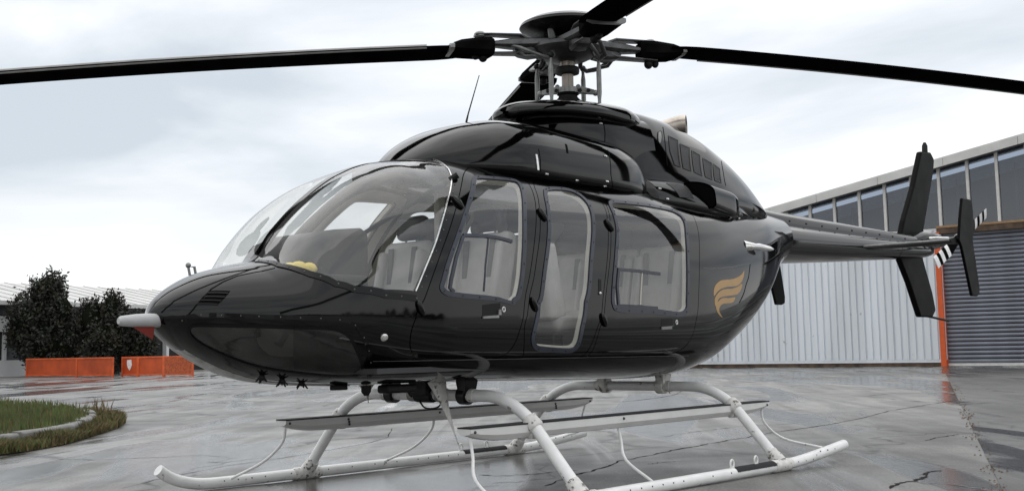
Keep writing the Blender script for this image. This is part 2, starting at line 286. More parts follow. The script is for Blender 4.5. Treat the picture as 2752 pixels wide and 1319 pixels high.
FEAT = {
 'door_cockpit': [(-1.537,0.844),(-1.345,0.833),(-1.196,0.817),(-1.156,0.776),(-1.193,0.716),(-1.249,0.659),(-1.307,0.609),(-1.399,0.534),(-1.453,0.502),(-1.5,0.455),(-1.531,0.402),(-1.583,0.351),(-1.672,0.328),(-1.9,0.324),(-2.208,0.324),(-2.276,0.35),(-2.321,0.401),(-2.327,0.459),(-2.294,0.502),(-2.244,0.518),(-2.176,0.555),(-2.093,0.598),(-1.998,0.643),(-1.876,0.704),(-1.782,0.753),(-1.695,0.797),(-1.611,0.827)],
 'door_litter': [(-1.075,0.791),(-0.831,0.796),(-0.525,0.792),(-0.492,0.745),(-0.497,0.696),(-0.542,0.645),(-0.618,0.571),(-0.697,0.506),(-0.767,0.461),(-0.814,0.388),(-0.854,0.342),(-0.985,0.328),(-1.39,0.327),(-1.424,0.35),(-1.463,0.46),(-1.424,0.501),(-1.371,0.529),(-1.326,0.565),(-1.27,0.609),(-1.224,0.654),(-1.17,0.71)],
 'door_passenger': [(-0.486,0.788),(-0.144,0.786),(0.254,0.785),(0.559,0.779),(0.636,0.732),(0.591,0.665),(0.497,0.583),(0.436,0.51),(0.39,0.471),(0.331,0.4),(0.222,0.347),(0.035,0.331),(-0.384,0.332),(-0.772,0.333),(-0.778,0.378),(-0.745,0.461),(-0.676,0.506),(-0.595,0.571),(-0.52,0.645),(-0.474,0.697),(-0.457,0.747)],
 'win_cockpit_out': [(-1.61,0.789),(-1.457,0.791),(-1.297,0.79),(-1.247,0.781),(-1.239,0.759),(-1.273,0.72),(-1.359,0.643),(-1.426,0.564),(-1.457,0.529),(-1.491,0.508),(-1.532,0.503),(-1.582,0.501),(-1.822,0.507),(-2.032,0.515),(-2.103,0.521),(-2.133,0.531),(-2.117,0.545),(-2.056,0.581),(-1.946,0.633),(-1.842,0.681),(-1.728,0.737),(-1.665,0.772)],
 'win_litter_out': [(-1.008,0.763),(-0.804,0.773),(-0.698,0.759),(-0.647,0.724),(-0.649,0.686),(-0.687,0.642),(-0.775,0.569),(-0.825,0.516),(-0.869,0.498),(-0.906,0.461),(-0.926,0.401),(-0.966,0.369),(-1.049,0.362),(-1.242,0.37),(-1.331,0.379),(-1.382,0.41),(-1.391,0.449),(-1.353,0.497),(-1.316,0.51),(-1.27,0.549),(-1.197,0.61),(-1.139,0.671),(-1.082,0.733)],
 'win_pass_out': [(-0.374,0.739),(-0.193,0.743),(0.129,0.742),(0.34,0.741),(0.449,0.723),(0.464,0.687),(0.396,0.63),(0.342,0.571),(0.303,0.51),(0.283,0.495),(0.233,0.487),(0.151,0.485),(-0.153,0.492),(-0.458,0.496),(-0.556,0.498),(-0.603,0.501),(-0.61,0.508),(-0.583,0.537),(-0.528,0.587),(-0.47,0.636),(-0.443,0.68),(-0.431,0.718)],
 'chin_out': [(-3.405,0.412),(-3.387,0.486),(-3.341,0.503),(-3.228,0.499),(-3.082,0.488),(-2.922,0.484),(-2.804,0.482),(-2.71,0.477),(-2.649,0.455),(-2.596,0.406),(-2.534,0.34),(-2.461,0.258),(-2.387,0.184)],
 'chin_glass': [(-3.368,0.296),(-3.367,0.339),(-3.349,0.372),(-3.266,0.4),(-3.149,0.419),(-3.024,0.428),(-2.887,0.436),(-2.798,0.438),(-2.734,0.43),(-2.675,0.405),(-2.62,0.357),(-2.566,0.31),(-2.504,0.255),(-2.463,0.212),(-2.485,0.182),(-2.576,0.17),(-2.815,0.173),(-3.0,0.166),(-3.125,0.171),(-3.218,0.181),(-3.3,0.201),(-3.348,0.243)],
 'ws': [(-2.894,0.958),(-2.904,0.823),(-2.831,0.703),(-2.749,0.614),(-2.661,0.573),(-2.487,0.543),(-2.296,0.532),(-2.215,0.573),(-2.12,0.618),(-2.003,0.679),(-1.88,0.743),(-1.809,0.783),(-1.761,0.827),(-1.733,0.868),(-1.68,0.925),(-1.758,0.946),(-1.897,0.97)],
 'post': [(-2.928,0.961),(-2.745,0.987),(-2.53,0.986),(-2.314,0.997)],
 'seam_hatch': [(-3.468,0.604),(-3.454,0.673),(-3.42,0.742),(-3.327,0.774),(-3.211,0.796),(-2.988,0.854)],
 'seam_panel': [(-2.935,0.803),(-3.031,0.808),(-3.121,0.804),(-3.204,0.776),(-3.272,0.737),(-3.321,0.674),(-3.358,0.601),(-3.387,0.514)],
 'nose_line': [(-2.652,0.56),(-2.8,0.553),(-2.977,0.526),(-3.031,0.509)],
 'louver': [(-3.279,0.728),(-3.205,0.688),(-3.279,0.585),(-3.353,0.615)],
 'handle1': [(-1.816,0.502),(-1.667,0.5),(-1.669,0.485),(-1.825,0.489)],
 'handle2': [(-0.058,0.482),(0.083,0.479),(0.086,0.449),(-0.067,0.453)],
 'hinges': [(-1.879,0.699),(-1.196,0.662),(-0.535,0.648),(-2.27,0.506),(-1.376,0.501),(-0.703,0.486)],
 'badge': [(-0.696,0.553)],
 'latch': [(-0.725,0.531),(-0.733,0.512)],
 'letters': [(-1.64,0.499),(0.128,0.472)],
 'sillseam': [(-2.487,0.286),(-2.263,0.304)],
 'light_dot': [(-2.487,0.419)],
 'emblem1': [(1.203,0.54),(1.193,0.53),(1.172,0.522),(1.123,0.515),(1.048,0.512),(0.95,0.514),(0.839,0.515),(0.748,0.513),(0.694,0.509),(0.65,0.505),(0.648,0.511),(0.665,0.518),(0.702,0.524),(0.775,0.529),(0.865,0.529),(0.978,0.528),(1.069,0.529),(1.157,0.533)],
 'emblem2': [(1.139,0.512),(1.129,0.505),(1.094,0.501),(1.031,0.5),(0.942,0.501),(0.832,0.502),(0.751,0.502),(0.706,0.5),(0.669,0.495),(0.655,0.5),(0.666,0.503),(0.702,0.507),(0.756,0.511),(0.837,0.512),(0.948,0.51),(1.047,0.51)],
 'emblem3': [(0.995,0.498),(0.987,0.493),(0.947,0.49),(0.864,0.493),(0.791,0.495),(0.746,0.493),(0.724,0.487),(0.736,0.477),(0.782,0.46),(0.727,0.472),(0.684,0.487),(0.673,0.495),(0.688,0.499),(0.724,0.5),(0.786,0.501),(0.867,0.5)],
 'vent_bar1': [(-1.914,0.62),(-1.776,0.611),(-1.661,0.604),(-1.527,0.595)],
 'vent_bar2': [(-1.915,0.618),(-1.994,0.579),(-2.046,0.542),(-2.059,0.529),(-2.031,0.522)],
 'vent_bar3': [(-0.524,0.548),(-0.335,0.546),(-0.046,0.54)],
 'vent_bar4': [(-0.515,0.547),(-0.543,0.521),(-0.535,0.501),(-0.496,0.5)],
 'vent_bar5': [(-0.254,0.544),(-0.28,0.515),(-0.295,0.5)],
 'vent_bar6': [(-0.516,0.5),(-0.295,0.5),(-0.098,0.499)],
 'vent_bar7': [(-1.721,0.605),(-1.772,0.555),(-1.799,0.516)],
 'aft_seam': [(0.522,0.558),(0.625,0.556),(0.887,0.556),(1.191,0.557),(1.347,0.553)],
 'aft_seam2': [(1.344,0.55),(1.282,0.517),(1.144,0.49),(1.078,0.479)],
 'nav': [(1.44,0.605)],
 'latA': [(-0.962,0.479),(-0.657,0.459),(-0.335,0.502),(-0.346,0.432),(-0.294,0.608)],
 'handA': [(-1.042,0.548),(-1.041,0.501)],
 'slotA': [(-0.696,0.64),(-0.718,0.585)],
 'seamA1': [(-0.217,0.664),(-0.252,0.589),(-0.279,0.521),(-0.245,0.396)],
 'seamA2': [(-1.004,0.578),(-1.008,0.523),(-1.017,0.497)],
 'latB': [(-0.058,0.624),(-0.08,0.509)],
 'seamB': [(-0.026,0.654),(-0.036,0.55),(-0.051,0.507)],
 'vent1': [(0.755,0.653),(0.861,0.641),(0.748,0.523),(0.679,0.525),(0.68,0.562)],
 'vent2': [(0.876,0.62),(0.996,0.614),(0.882,0.52),(0.784,0.522)],
 'vent3': [(1.018,0.604),(1.12,0.594),(1.026,0.517),(0.926,0.52)],
 'vent4': [(1.154,0.585),(1.272,0.576),(1.169,0.515),(1.076,0.517)],
 'vent5': [(1.296,0.576),(1.381,0.567),(1.302,0.514),(1.209,0.515)],
 'oval': [(0.667,0.677),(0.68,0.667),(0.654,0.631),(0.614,0.599),(0.582,0.589),(0.574,0.6),(0.592,0.626),(0.631,0.66)],
 'seamC1': [(0.75,0.726),(0.667,0.61),(0.616,0.547),(0.583,0.521)],
 'seamC2': [(1.533,0.666),(1.414,0.548),(1.367,0.512)],
 'trap': [(0.524,0.694),(0.841,0.713),(0.676,0.512),(0.487,0.523),(0.472,0.561)],
 'latD': [(0.2,0.766),(0.476,0.72),(0.34,0.569),(0.388,0.503),(1.315,0.412),(1.464,0.424)],
 'seamD': [(0.63,0.813),(0.404,0.589),(0.375,0.493)],
 'scallop': [(0.386,0.759),(0.402,0.643),(0.337,0.555),(0.215,0.527),(0.128,0.528),(0.174,0.617),(0.294,0.721)],
}

VK = 2.2
def dens(loop, step=.03, closed=True):
    out = []; n = len(loop)
    for i in range(n if closed else n-1):
        a, b = loop[i], loop[(i+1) % n]; L = math.hypot(b[0]-a[0], (b[1]-a[1])*VK); k = max(1, int(math.ceil(L/step)))
        out += [(a[0]+(b[0]-a[0])*t/k, a[1]+(b[1]-a[1])*t/k) for t in range(k)]
    return out if closed else out+[loop[-1]]
def rounded(loop, n=4):
    """closed Catmull-Rom, so traced outlines run in smooth curves"""
    P = [Vector(p) for p in loop]; m = len(P); out = []
    for i in range(m):
        a, b, c, d = P[i-1], P[i], P[(i+1) % m], P[(i+2) % m]
        for k in range(n):
            t = k/n; q = .5*((2*b)+(c-a)*t+(2*a-5*b+4*c-d)*t*t+(3*b-a-3*c+d)*t**3); out.append((q.x, q.y))
    return out
def inset(sh, loop, d):
    """shift a (station, girth) loop inwards by d metres measured on the surface"""
    n = len(loop); A = np.array(loop); P = sh.S(A[:, 0], A[:, 1]); h = 2e-3
    sv = np.linalg.norm(sh.S(A[:, 0], np.clip(A[:, 1]+h, 0, 1))-sh.S(A[:, 0], np.clip(A[:, 1]-h, 0, 1)), axis=1)/(2*h); sv = np.maximum(sv, .3)
    area = sum(loop[i][0]*loop[(i+1) % n][1]-loop[(i+1) % n][0]*loop[i][1] for i in range(n)); sg = 1 if area > 0 else -1
    out = []
    for i in range(n):
        a, b = A[i-1], A[(i+1) % n]; t = np.array([b[0]-a[0], (b[1]-a[1])*sv[i]]); t /= max(np.linalg.norm(t), 1e-9); nn = np.array([-t[1], t[0]])*sg
        out.append((A[i, 0]+nn[0]*d, min(max(A[i, 1]+nn[1]*d/sv[i], 0), 1)))
    return out
def pip(poly, X, Y):
    P = np.array(poly); inside = np.zeros(len(X), bool); n = len(P)
    for i in range(n):
        x1, y1 = P[i]; x2, y2 = P[(i+1) % n]
        if y1 == y2: continue
        c = ((y1 > Y) != (y2 > Y)) & (X < (x2-x1)*(Y-y1)/(y2-y1)+x1); inside ^= c
    return inside
def triangulate(loops, grid, lines=()):
    V = [Vector((x, v*VK)) for x, v in grid]; E = []
    for lp in loops:
        k = len(V); V += [Vector((x, v*VK)) for x, v in lp]; n = len(lp); E += [(k+i, k+(i+1) % n) for i in range(n)]
    r = geometry.delaunay_2d_cdt(V, E, [], 0, 1e-6)
    A = np.array([(p.x, p.y/VK) for p in r[0]]); T = np.array([f for f in r[2] if len(f) == 3]); return A, T
def skin(name, sh, A, T, off, th, mats, parent, side=1, rim=1, ang=None):
    """curved plate of thickness th lying off above the shell; material 0 outside, 1 inside; rim = material of its edges; side -1 mirrors it to starboard"""
    used = np.unique(T); mp = -np.ones(len(A), int); mp[used] = np.arange(len(used)); T = mp[T]; A = A[used]
    P = sh.S(A[:, 0], A[:, 1]); N = sh.N(A[:, 0], A[:, 1]); n = len(P)
    fn = np.cross(P[T[:, 1]]-P[T[:, 0]], P[T[:, 2]]-P[T[:, 0]]); flip = (fn*N[T[:, 0]]).sum(1) < 0; T[flip] = T[flip][:, ::-1]
    outer = P+N*off; V = [outer]; NN = [N]; F = [tuple(t) for t in T]; MI = [0]*len(T)
    if th:
        inner = P+N*(off-th); V.append(inner); NN.append(-N); F += [tuple(t[::-1]+n) for t in T]; MI += [1]*len(T)
        cnt = {}
        for t in T:
            for a, b in ((t[0], t[1]), (t[1], t[2]), (t[2], t[0])):
                cnt[(a, b)] = cnt.get((a, b), 0)+1
        be = [(a, b) for (a, b) in cnt if (b, a) not in cnt]
        k = 2*n; ev = []; en = []
        for a, b in be:
            q = [outer[a], inner[a], inner[b], outer[b]]; fnn = np.cross(q[1]-q[0], q[3]-q[0]); fnn /= max(np.linalg.norm(fnn), 1e-9)
            ev += q; en += [fnn]*4; F.append((k, k+1, k+2, k+3)); MI.append(rim); k += 4
        if ev: V.append(np.array(ev)); NN.append(np.array(en))
    V = np.concatenate(V); NN = np.concatenate(NN)
    if side < 0: V = V*[1, -1, 1]; NN = NN*[1, -1, 1]; F = [f[::-1] for f in F]
    me = bpy.data.meshes.new(name); me.from_pydata(V.tolist(), [], F); me.polygons.foreach_set('use_smooth', [True]*len(F)); me.polygons.foreach_set('material_index', MI)
    for m in mats: me.materials.append(m)
    me.update(); me.normals_split_custom_set_from_vertices(NN.tolist())
    o = bpy.data.objects.new(name, me); COL.objects.link(o); o.parent = parent; return o
def patch(name, sh, loop, off, th, m, parent, side=1, step=.05):
    """a plate with the outline loop (station, girth) lying on a shell"""
    lp = dens(loop, step); A = np.array(lp); x0, x1, v0, v1 = A[:, 0].min(), A[:, 0].max(), A[:, 1].min(), A[:, 1].max()
    g = [(x, v) for x in np.arange(x0, x1, step) for v in np.arange(v0, v1, step/VK)]
    if g:
        G = np.array(g); G = G[pip(lp, G[:, 0], G[:, 1])]; g = [tuple(q) for q in G]
    A, T = triangulate([lp], g); c = A[T].mean(1); T = T[pip(lp, c[:, 0], c[:, 1])]
    return skin(name, sh, A, T, off, th, [m, m], parent, side)
def xz(sh, pts): return [(x, sh.vofz(x, z)) for x, z in pts]
def ribbon(name, sh, line, w, off, th, m, parent, side=1):
    """narrow strip along a line on a shell: seams, bars, beads"""
    Q = dens(line, .03, False); P = [Vector(sh.S(a, b)) for a, b in Q]; N = [Vector(sh.N(a, b)) for a, b in Q]; rings = []
    for i in range(len(P)):
        d = (P[min(i+1, len(P)-1)]-P[max(i-1, 0)]).normalized(); s = d.cross(N[i]).normalized()*(w/2); c = P[i]+N[i]*off
        rings.append([c-s, c+s, c+s-N[i]*th, c-s-N[i]*th])
    mb = MB().loft(rings)
    if side < 0: mb.v = [(p[0], -p[1], p[2]) for p in mb.v]
    return mb.build(name, m, parent, smooth=False)
def shellmesh(name, sh, m, parent, nx=60, nv=36):
    t = np.linspace(0, 1, nx); xs = sh.x0+(sh.x1-sh.x0)*(t-.12*np.sin(2*np.pi*t)/1.0*.5); vs_ = np.linspace(0, 1, nv); X, V = np.meshgrid(xs, vs_, indexing='ij')
    P = sh.S(X, V); N = sh.N(X, V); L = P[:, ::-1]*[1, -1, 1]; LN = N[:, ::-1]*[1, -1, 1]
    P = np.concatenate([P, L[:, 1:-1]], 1); N = np.concatenate([N, LN[:, 1:-1]], 1); n = P.shape[1]; V = P.reshape(-1, 3); NN = N.reshape(-1, 3); F = []
    for i in range(nx-1):
        for j in range(n): a, b = i*n+j, i*n+(j+1) % n; F.append((a, b, b+n, a+n))
    F += [tuple(range(n)), tuple(range((nx-1)*n, nx*n))[::-1]]
    q = V[list(F[len(F)//2])]; fnn = np.cross(q[1]-q[0], q[2]-q[0])
    if fnn @ NN[F[len(F)//2][0]] < 0: F = [f[::-1] for f in F]
    me = bpy.data.meshes.new(name); me.from_pydata(V.tolist(), [], F); me.polygons.foreach_set('use_smooth', [True]*len(F)); me.materials.append(m); me.update()
    me.normals_split_custom_set_from_vertices(NN.tolist()); o = bpy.data.objects.new(name, me); COL.objects.link(o); o.parent = parent; return o

HELI = empty('helicopter', 'glossy black helicopter with white skids parked on the wet tarmac', 'helicopter')
FT = {k: rounded(v) if k.startswith(('door', 'win', 'chin_glass')) else v for k, v in FEAT.items()}
# windshield outline: traced lower, aft and upper edges, closed along the centre post
def vpost(x, y=.028):
    w, n_ = float(FUSE.F[2](x)), float(FUSE.F[5](x)); return .5+.5*math.acos(min(1, (y/w)**(n_/2)))/(math.pi/2)
WS = FEAT['ws'][1:15]+[(-1.80, .90), (-1.93, .945)]+[(x, vpost(x)) for x in np.linspace(-1.97, -2.90, 12)]
loops = {'windshield': dens(WS, .03), 'chin_glass': FT['chin_glass']}
for d in ('cockpit', 'litter', 'passenger'):
    loops['hole_'+d] = FT['door_'+d]; loops['door_'+d] = inset(FUSE, FT['door_'+d], .006)
    w = 'pass' if d == 'passenger' else d
    loops['frame_'+d] = FT[f'win_{w}_out']; loops['pane_'+d] = inset(FUSE, FT[f'win_{w}_out'], .030)
loops['chin_frame'] = inset(FUSE, loops['chin_glass'], -.012)
gx = np.concatenate([np.linspace(-3.5, -3.2, 24), np.arange(-3.185, -2.0, .026), np.arange(-2.0, 2.8, .045), [2.8]])
gv = np.concatenate([np.linspace(0, .5, 30), np.linspace(.5, 1, 44)[1:]])
grid = [(x, v) for x in gx for v in gv]
A, T = triangulate([dens(l, .04) for l in loops.values()], grid); cx, cv = A[T][:, :, 0].mean(1), A[T][:, :, 1].mean(1)
IN = {k: pip(l, cx, cv) for k, l in loops.items()}
hull = ~(IN['windshield'] | IN['chin_glass'] | IN['hole_cockpit'] | IN['hole_litter'] | IN['hole_passenger'])
DOORN = {'cockpit': 'cockpit_door', 'litter': 'litter_door', 'passenger': 'passenger_door'}
for side in (1, -1):
    sn = 'port' if side > 0 else 'starboard'
    sh_o = skin('fuselage_half', FUSE, A, T[hull], 0, .028, [PAINT, GREYTRIM], HELI, side, rim=0)
    wsp = skin('windshield', FUSE, A, T[IN['windshield']], -.004, 0, [WSGLASS], HELI, side)
    chin = skin('chin_window', FUSE, A, T[IN['chin_glass']], -.004, 0, [CHING], HELI, side)
    for d in DOORN:
        body = IN['door_'+d] & ~IN['frame_'+d]
        do = skin(DOORN[d], FUSE, A, T[body], 0, .045, [PAINT, CREAM], HELI, side, rim=0)
        skin('window_frame', FUSE, A, T[IN['frame_'+d] & ~IN['pane_'+d]], .005, .012, [GASKET, GASKET], do, side)
        skin('window_pane', FUSE, A, T[IN['pane_'+d]], -.003, 0, [GLASS], do, side)
        # cream return of the window opening
        fr = loops['pane_'+d]; Q = dens(fr, .04); P = [Vector(FUSE.S(*q)) for q in Q]; N = [Vector(FUSE.N(*q)) for q in Q]
        ctr = sum(P, Vector())/len(P); rings = []
        for i in range(len(P)):
            rr = (ctr-P[i]).normalized(); t = (P[(i+1) % len(P)]-P[i-1]).normalized(); inn = N[i].cross(t).normalized()
            if inn.dot(rr) < 0: inn = -inn
            rings.append([P[i]-N[i]*.008-inn*.012, P[i]-N[i]*.008+inn*.001, P[i]-N[i]*.04+inn*.002, P[i]-N[i]*.04-inn*.02])
        rings.append(rings[0]); mb = MB().loft(rings, cap=False)
        if side < 0: mb.v = [(p[0], -p[1], p[2]) for p in mb.v]
        mb.build('window_return', CREAM, do)
        if side > 0: globals()['DOOR_'+d] = do
    if side > 0: HULLP = sh_o; WSP = wsp; CHINP = chin
# bead of the chin window and of the windshield
ribbon('chin_window_bead', FUSE, FT['chin_glass']+FT['chin_glass'][:1], .018, .004, .008, PAINT2, CHINP)
ribbon('nose_ledge', FUSE, FEAT['chin_out'], .022, .012, .02, PAINT, HULLP)
ribbon('windshield_bead', FUSE, FEAT['ws'][6:15], .007, .003, .006, BRIGHT, WSP)
ribbon('windshield_sill', FUSE, [(a, b-.012) for a, b in FEAT['ws'][:7]], .035, .006, .012, PAINT2, WSP)
for n in ('seam_hatch', 'seam_panel'): ribbon('seam', FUSE, FEAT[n], .008, .0015, .004, SEAM, HULLP)
ribbon('seam', FUSE, FEAT['nose_line'], .012, .0015, .004, SEAM, HULLP)  # dark strip along the line from windshield corner to nose ridge
ribbon('seam', FUSE, FEAT['aft_seam'], .006, .0015, .004, SEAML, HULLP); ribbon('seam', FUSE, FEAT['aft_seam2'], .008, .0015, .004, SEAM, HULLP)
ribbon('seam', FUSE, [(x, FUSE.vofz(x, .845-.008*(x+2.5))) for x in np.linspace(-2.5, .4, 30)], .004, .0015, .003, SEAML, HULLP)
# louvre on the nose
a, b, c, d = FEAT['louver']
lerp = lambda p, q, t: (p[0]+(q[0]-p[0])*t, p[1]+(q[1]-p[1])*t)
for k in range(4):
    t0, t1 = k/4+.03, k/4+.19
    patch('louvre_slot', FUSE, [lerp(a, d, t0), lerp(b, c, t0), lerp(b, c, t1), lerp(a, d, t1)], .001, .003, SEAM, HULLP)
    ribbon('louvre_blade', FUSE, [lerp(a, d, t1+.03), lerp(b, c, t1+.03)], .006, .006, .008, PAINT2, HULLP)
# rivets along the window gaskets and the windshield
def rivets(name, loop, step, r, parent, m, off=.006):
    Q = loop; mb = MB(); acc = step
    for i in range(1, len(Q)):
        p, q = Vector(FUSE.S(*Q[i-1])), Vector(FUSE.S(*Q[i])); acc += (q-p).length
        if acc >= step: mb.ball(q+Vector(FUSE.N(*Q[i]))*off, r, 6, 4); acc = 0
    return tag(mb.build(name, m, parent), kind='stuff')
for d in DOORN: rivets('rivets', dens(inset(FUSE, loops['frame_'+d], .014), .02), .13, .005, globals()['DOOR_'+d], MATTE, .005)
rivets('rivets', dens([(a, b-.012) for a, b in FEAT['ws'][:7]], .02, False), .09, .0055, WSP, SEAML)
rivets('rivets', dens([(a+.03, b) for a, b in FEAT['ws'][6:12]], .02, False), .07, .005, HULLP, SEAML, .001)
rivets('rivets', dens(FEAT['chin_out'], .02, False), .09, .004, HULLP, SEAML, .013)
# sliding vent panes: slate bars on the glass
for n, d in (('vent_bar1', 'cockpit'), ('vent_bar2', 'cockpit'), ('vent_bar3', 'passenger'), ('vent_bar4', 'passenger'), ('vent_bar6', 'passenger')):
    ribbon('vent_frame_bar', FUSE, FEAT[n], .020, .005, .014, GASKET, globals()['DOOR_'+d])
ribbon('vent_divider', FUSE, FEAT['vent_bar5'], .008, .003, .008, CREAM, DOOR_passenger); ribbon('vent_divider', FUSE, FEAT['vent_bar7'], .008, .003, .008, GASKET, DOOR_cockpit)
# handles, locks, hinges
for hn, d in (('handle1', DOOR_cockpit), ('handle2', DOOR_passenger)):
    q = FEAT[hn]; x0, x1 = q[0][0], q[1][0]; v0, v1 = q[3][1], q[0][1]
    patch('handle_recess', FUSE, [(x0, v0), (x1, v0), (x1, v1), (x0, v1)], .001, .004, MATTE, d)
    patch('door_handle', FUSE, [(x0, v0), (x1-.02, v0), (x1-.02, v0+.01), (x1, v0+.01), (x1, v0+(v1-v0)*.33), (x0, v0+(v1-v0)*.28)], .010, .012, STEEL, d)
for (x, v), d in zip(FEAT['letters'], (DOOR_cockpit, DOOR_passenger)):
    P = Vector(FUSE.S(x, v)); n = Vector(FUSE.N(x, v)); M = Matrix.Translation(P) @ n.to_track_quat('Z', 'Y').to_matrix().to_4x4()
    pts = [(.011*math.cos(t), .014*math.sin(t), .003) for t in np.linspace(0, 2*math.pi, 17)]
    MB().tube(pts, .0035, 6).xf(M).build('lock_ring', WHITEST, d)
for (x, v), d in zip(FEAT['hinges'], (DOOR_cockpit, DOOR_litter, DOOR_passenger)*2):
    P = Vector(FUSE.S(x, v)); n = Vector(FUSE.N(x, v)); M = Matrix.Translation(P+n*.006) @ n.to_track_quat('Z', 'Y').to_matrix().to_4x4() @ Matrix.Rotation(math.radians(25), 4, 'Z')
    MB().ball((0, 0, 0), (.020, .050, .022), 14, 10).build('hinge', PAINT, d).matrix_local = M
P = Vector(FUSE.S(*FEAT['latch'][1])); n = Vector(FUSE.N(*FEAT['latch'][1])); MB().ball(P+n*.004, .011, 10, 8).build('lock_button', BRIGHT, DOOR_litter)
ribbon('latch_slot', FUSE, FEAT['latch'], .03, .002, .004, MATTE, DOOR_litter)
P = Vector(FUSE.S(*FEAT['light_dot'][0])); n = Vector(FUSE.N(*FEAT['light_dot'][0]))
MB().lathe([(.001, 0), (.022, 0), (.022, .006), (.014, .011), (.001, .012)], seg=16).xf(Matrix.Translation(P) @ n.to_track_quat('Z', 'Y').to_matrix().to_4x4()).build('static_port', BRIGHT, HULLP)
# wing emblem: three gold feathers
for k in (1, 2, 3): patch('gold_feather', FUSE, rounded(FEAT[f'emblem{k}'], 3), .0015, .0012, GOLD, HULLP, step=.03)
# navigation light on the flank
P = Vector(FUSE.S(*FEAT['nav'][0]))
MB().tube([P+Vector((-.10, .02, 0)), P+Vector((.03, -.02, 0))], [.045, .024], 14, flat=1.1).build('light_base', BRIGHT, HELI)
MB().tube([P+Vector((.0, -.02, .0)), P+Vector((.05, -.035, 0)), P+Vector((.20, -.05, -.01)), P+Vector((.26, -.05, -.012))], [.022, .028, .020, .006], 14).build('light_lens', mat('clear lens', (.75, .75, .75), .08, metal=.6), HELI)

# ------------------------------------------------------------------ roof fairing, mast fairing, engine cowling
ROOFO = shellmesh('roof_fairing', ROOF, PAINT, HELI); LIPO = shellmesh('inlet_lip', LIP, PAINT, HELI); NECKO = shellmesh('mast_fairing', NECK, PAINT, HELI)
ENGO = shellmesh('engine_cowling', ENGINE, PAINT, HELI, 80, 44); DECKO = shellmesh('engine_deck', DECK, PAINT, HELI)
def seam(sh, n, par, w=.007, m=None): ribbon('seam', sh, FEAT[n], w, .0015, .004, m or SEAM, par)
for n in ('seamA1', 'seamA2'): seam(ROOF, n, ROOFO, .005)
seam(NECK, 'seamB', NECKO); seam(ENGINE, 'seamC1', ENGO); seam(ENGINE, 'seamC2', ENGO)
def latch(sh, q, par, w=.030, h=.012):
    x, v = q; P = Vector(sh.S(x, v)); n = Vector(sh.N(x, v)); t = Vector((1, 0, 0)); t = (t-n*t.dot(n)).normalized(); u = n.cross(t)
    R = Matrix((t, u, n)).transposed(); MB().box(P+n*.003, (w, h, .008), R).box(P+n*.007-t*w*.25, (w*.3, h*.8, .008), R).build('latch', BRIGHT, par, bevel=.002)
for q in FEAT['latA']: latch(ROOF, q, ROOFO)
for q in FEAT['latB']: latch(NECK, q, NECKO)
for q in FEAT['latD'][1:]: latch(DECK, q, DECKO)
ribbon('panel_handle', ROOF, FEAT['handA'], .016, .008, .010, BRIGHT, ROOFO); ribbon('drain_slot', ROOF, FEAT['slotA'], .018, .002, .005, SEAM, ROOFO)
for k in range(1, 6):
    lp = FEAT[f'vent{k}']; vo = patch('vent_mesh', ENGINE, lp, .0015, .004, MESHM, ENGO, step=.03)
    ribbon('vent_rim', ENGINE, lp+lp[:1], .008, .004, .006, PAINT2, vo)
ov = patch('sight_port', ENGINE, FEAT['oval'], .002, .004, STEEL, ENGO, step=.02); ribbon('port_rim', ENGINE, FEAT['oval']+FEAT['oval'][:1], .007, .005, .006, PAINT2, ov)
tv = patch('side_vent_mesh', DECK, xz(DECK, [(.47, 2.11), (.72, 2.115), (.735, 2.01), (.55, 2.005)]), .002, .004, MESHM, DECKO, step=.03)
# engine air inlet: flat black patch with the opening's shade put into its colour
patch('air_inlet_shade', ENGINE, rounded([(.12, .62), (.22, .575), (.34, .565), (.40, .62), (.41, .70), (.37, .76), (.26, .80), (.15, .78), (.11, .70)], 3), .002, .004, SEAM, ENGO, step=.03)
# scoop on the engine deck
mb = MB(); rings = []
for t in np.linspace(0, 1, 16):
    x = .80+.68*t; s = math.sqrt(max(0.0, 1-max(0, (t-.6)/.4)**2.2)); h = .105*(.45+.55*s); yy = .575+.085*s-.05*t
    rings.append([(x+(.17*max(0, math.cos(a))-.06*math.sin(a))*(1-t)**1.5, -(.46+(yy-.46)*max(0, math.cos(a))**.28), 2.045-.05*t+h*math.copysign(abs(math.sin(a))**.45, math.sin(a))) for a in np.linspace(-math.pi/2, math.pi/2, 21)])
mb.loft(rings, close=False, cap=False); mb.f.append(tuple(range(len(mb.v)-21, len(mb.v)))); sc = mb.build('air_scoop', PAINT, HELI, ang=60)
MB().loft([[(p_[0]+.004, p_[1]+.012, 2.045+(p_[2]-2.045)*.90) for p_ in rings[0]], [(p_[0]+.05, p_[1]+.03, 2.04+(p_[2]-2.04)*.8) for p_ in rings[0]]], close=True).build('scoop_mouth', SEAM, sc)
# exhaust stack: wedge rising aft, mouth turned aft
def exr(x, y, zc, w, h, sc_=1): return [(x+.86*w*sc_*math.cos(a), y+.5*w*sc_*math.cos(a), zc+h*sc_*(math.copysign(abs(math.sin(a))**.75, math.sin(a)))) for a in np.linspace(0, 2*math.pi, 21)[:-1]]
EX = [(1.02, .10, 2.62, .06, .03), (1.09, .02, 2.645, .10, .06), (1.17, -.07, 2.675, .118, .082), (1.235, -.16, 2.70, .122, .088), (1.265, -.21, 2.705, .118, .085)]
ex = MB().loft([exr(*e_) for e_ in EX]+[exr(*EX[-1], .9), exr(*EX[-2], .86)], cap=False).build('exhaust_stack', EXH, HELI)
MB().loft([exr(*EX[-2], .88), exr(*EX[2], .8)]).build('exhaust_throat', SEAM, ex)

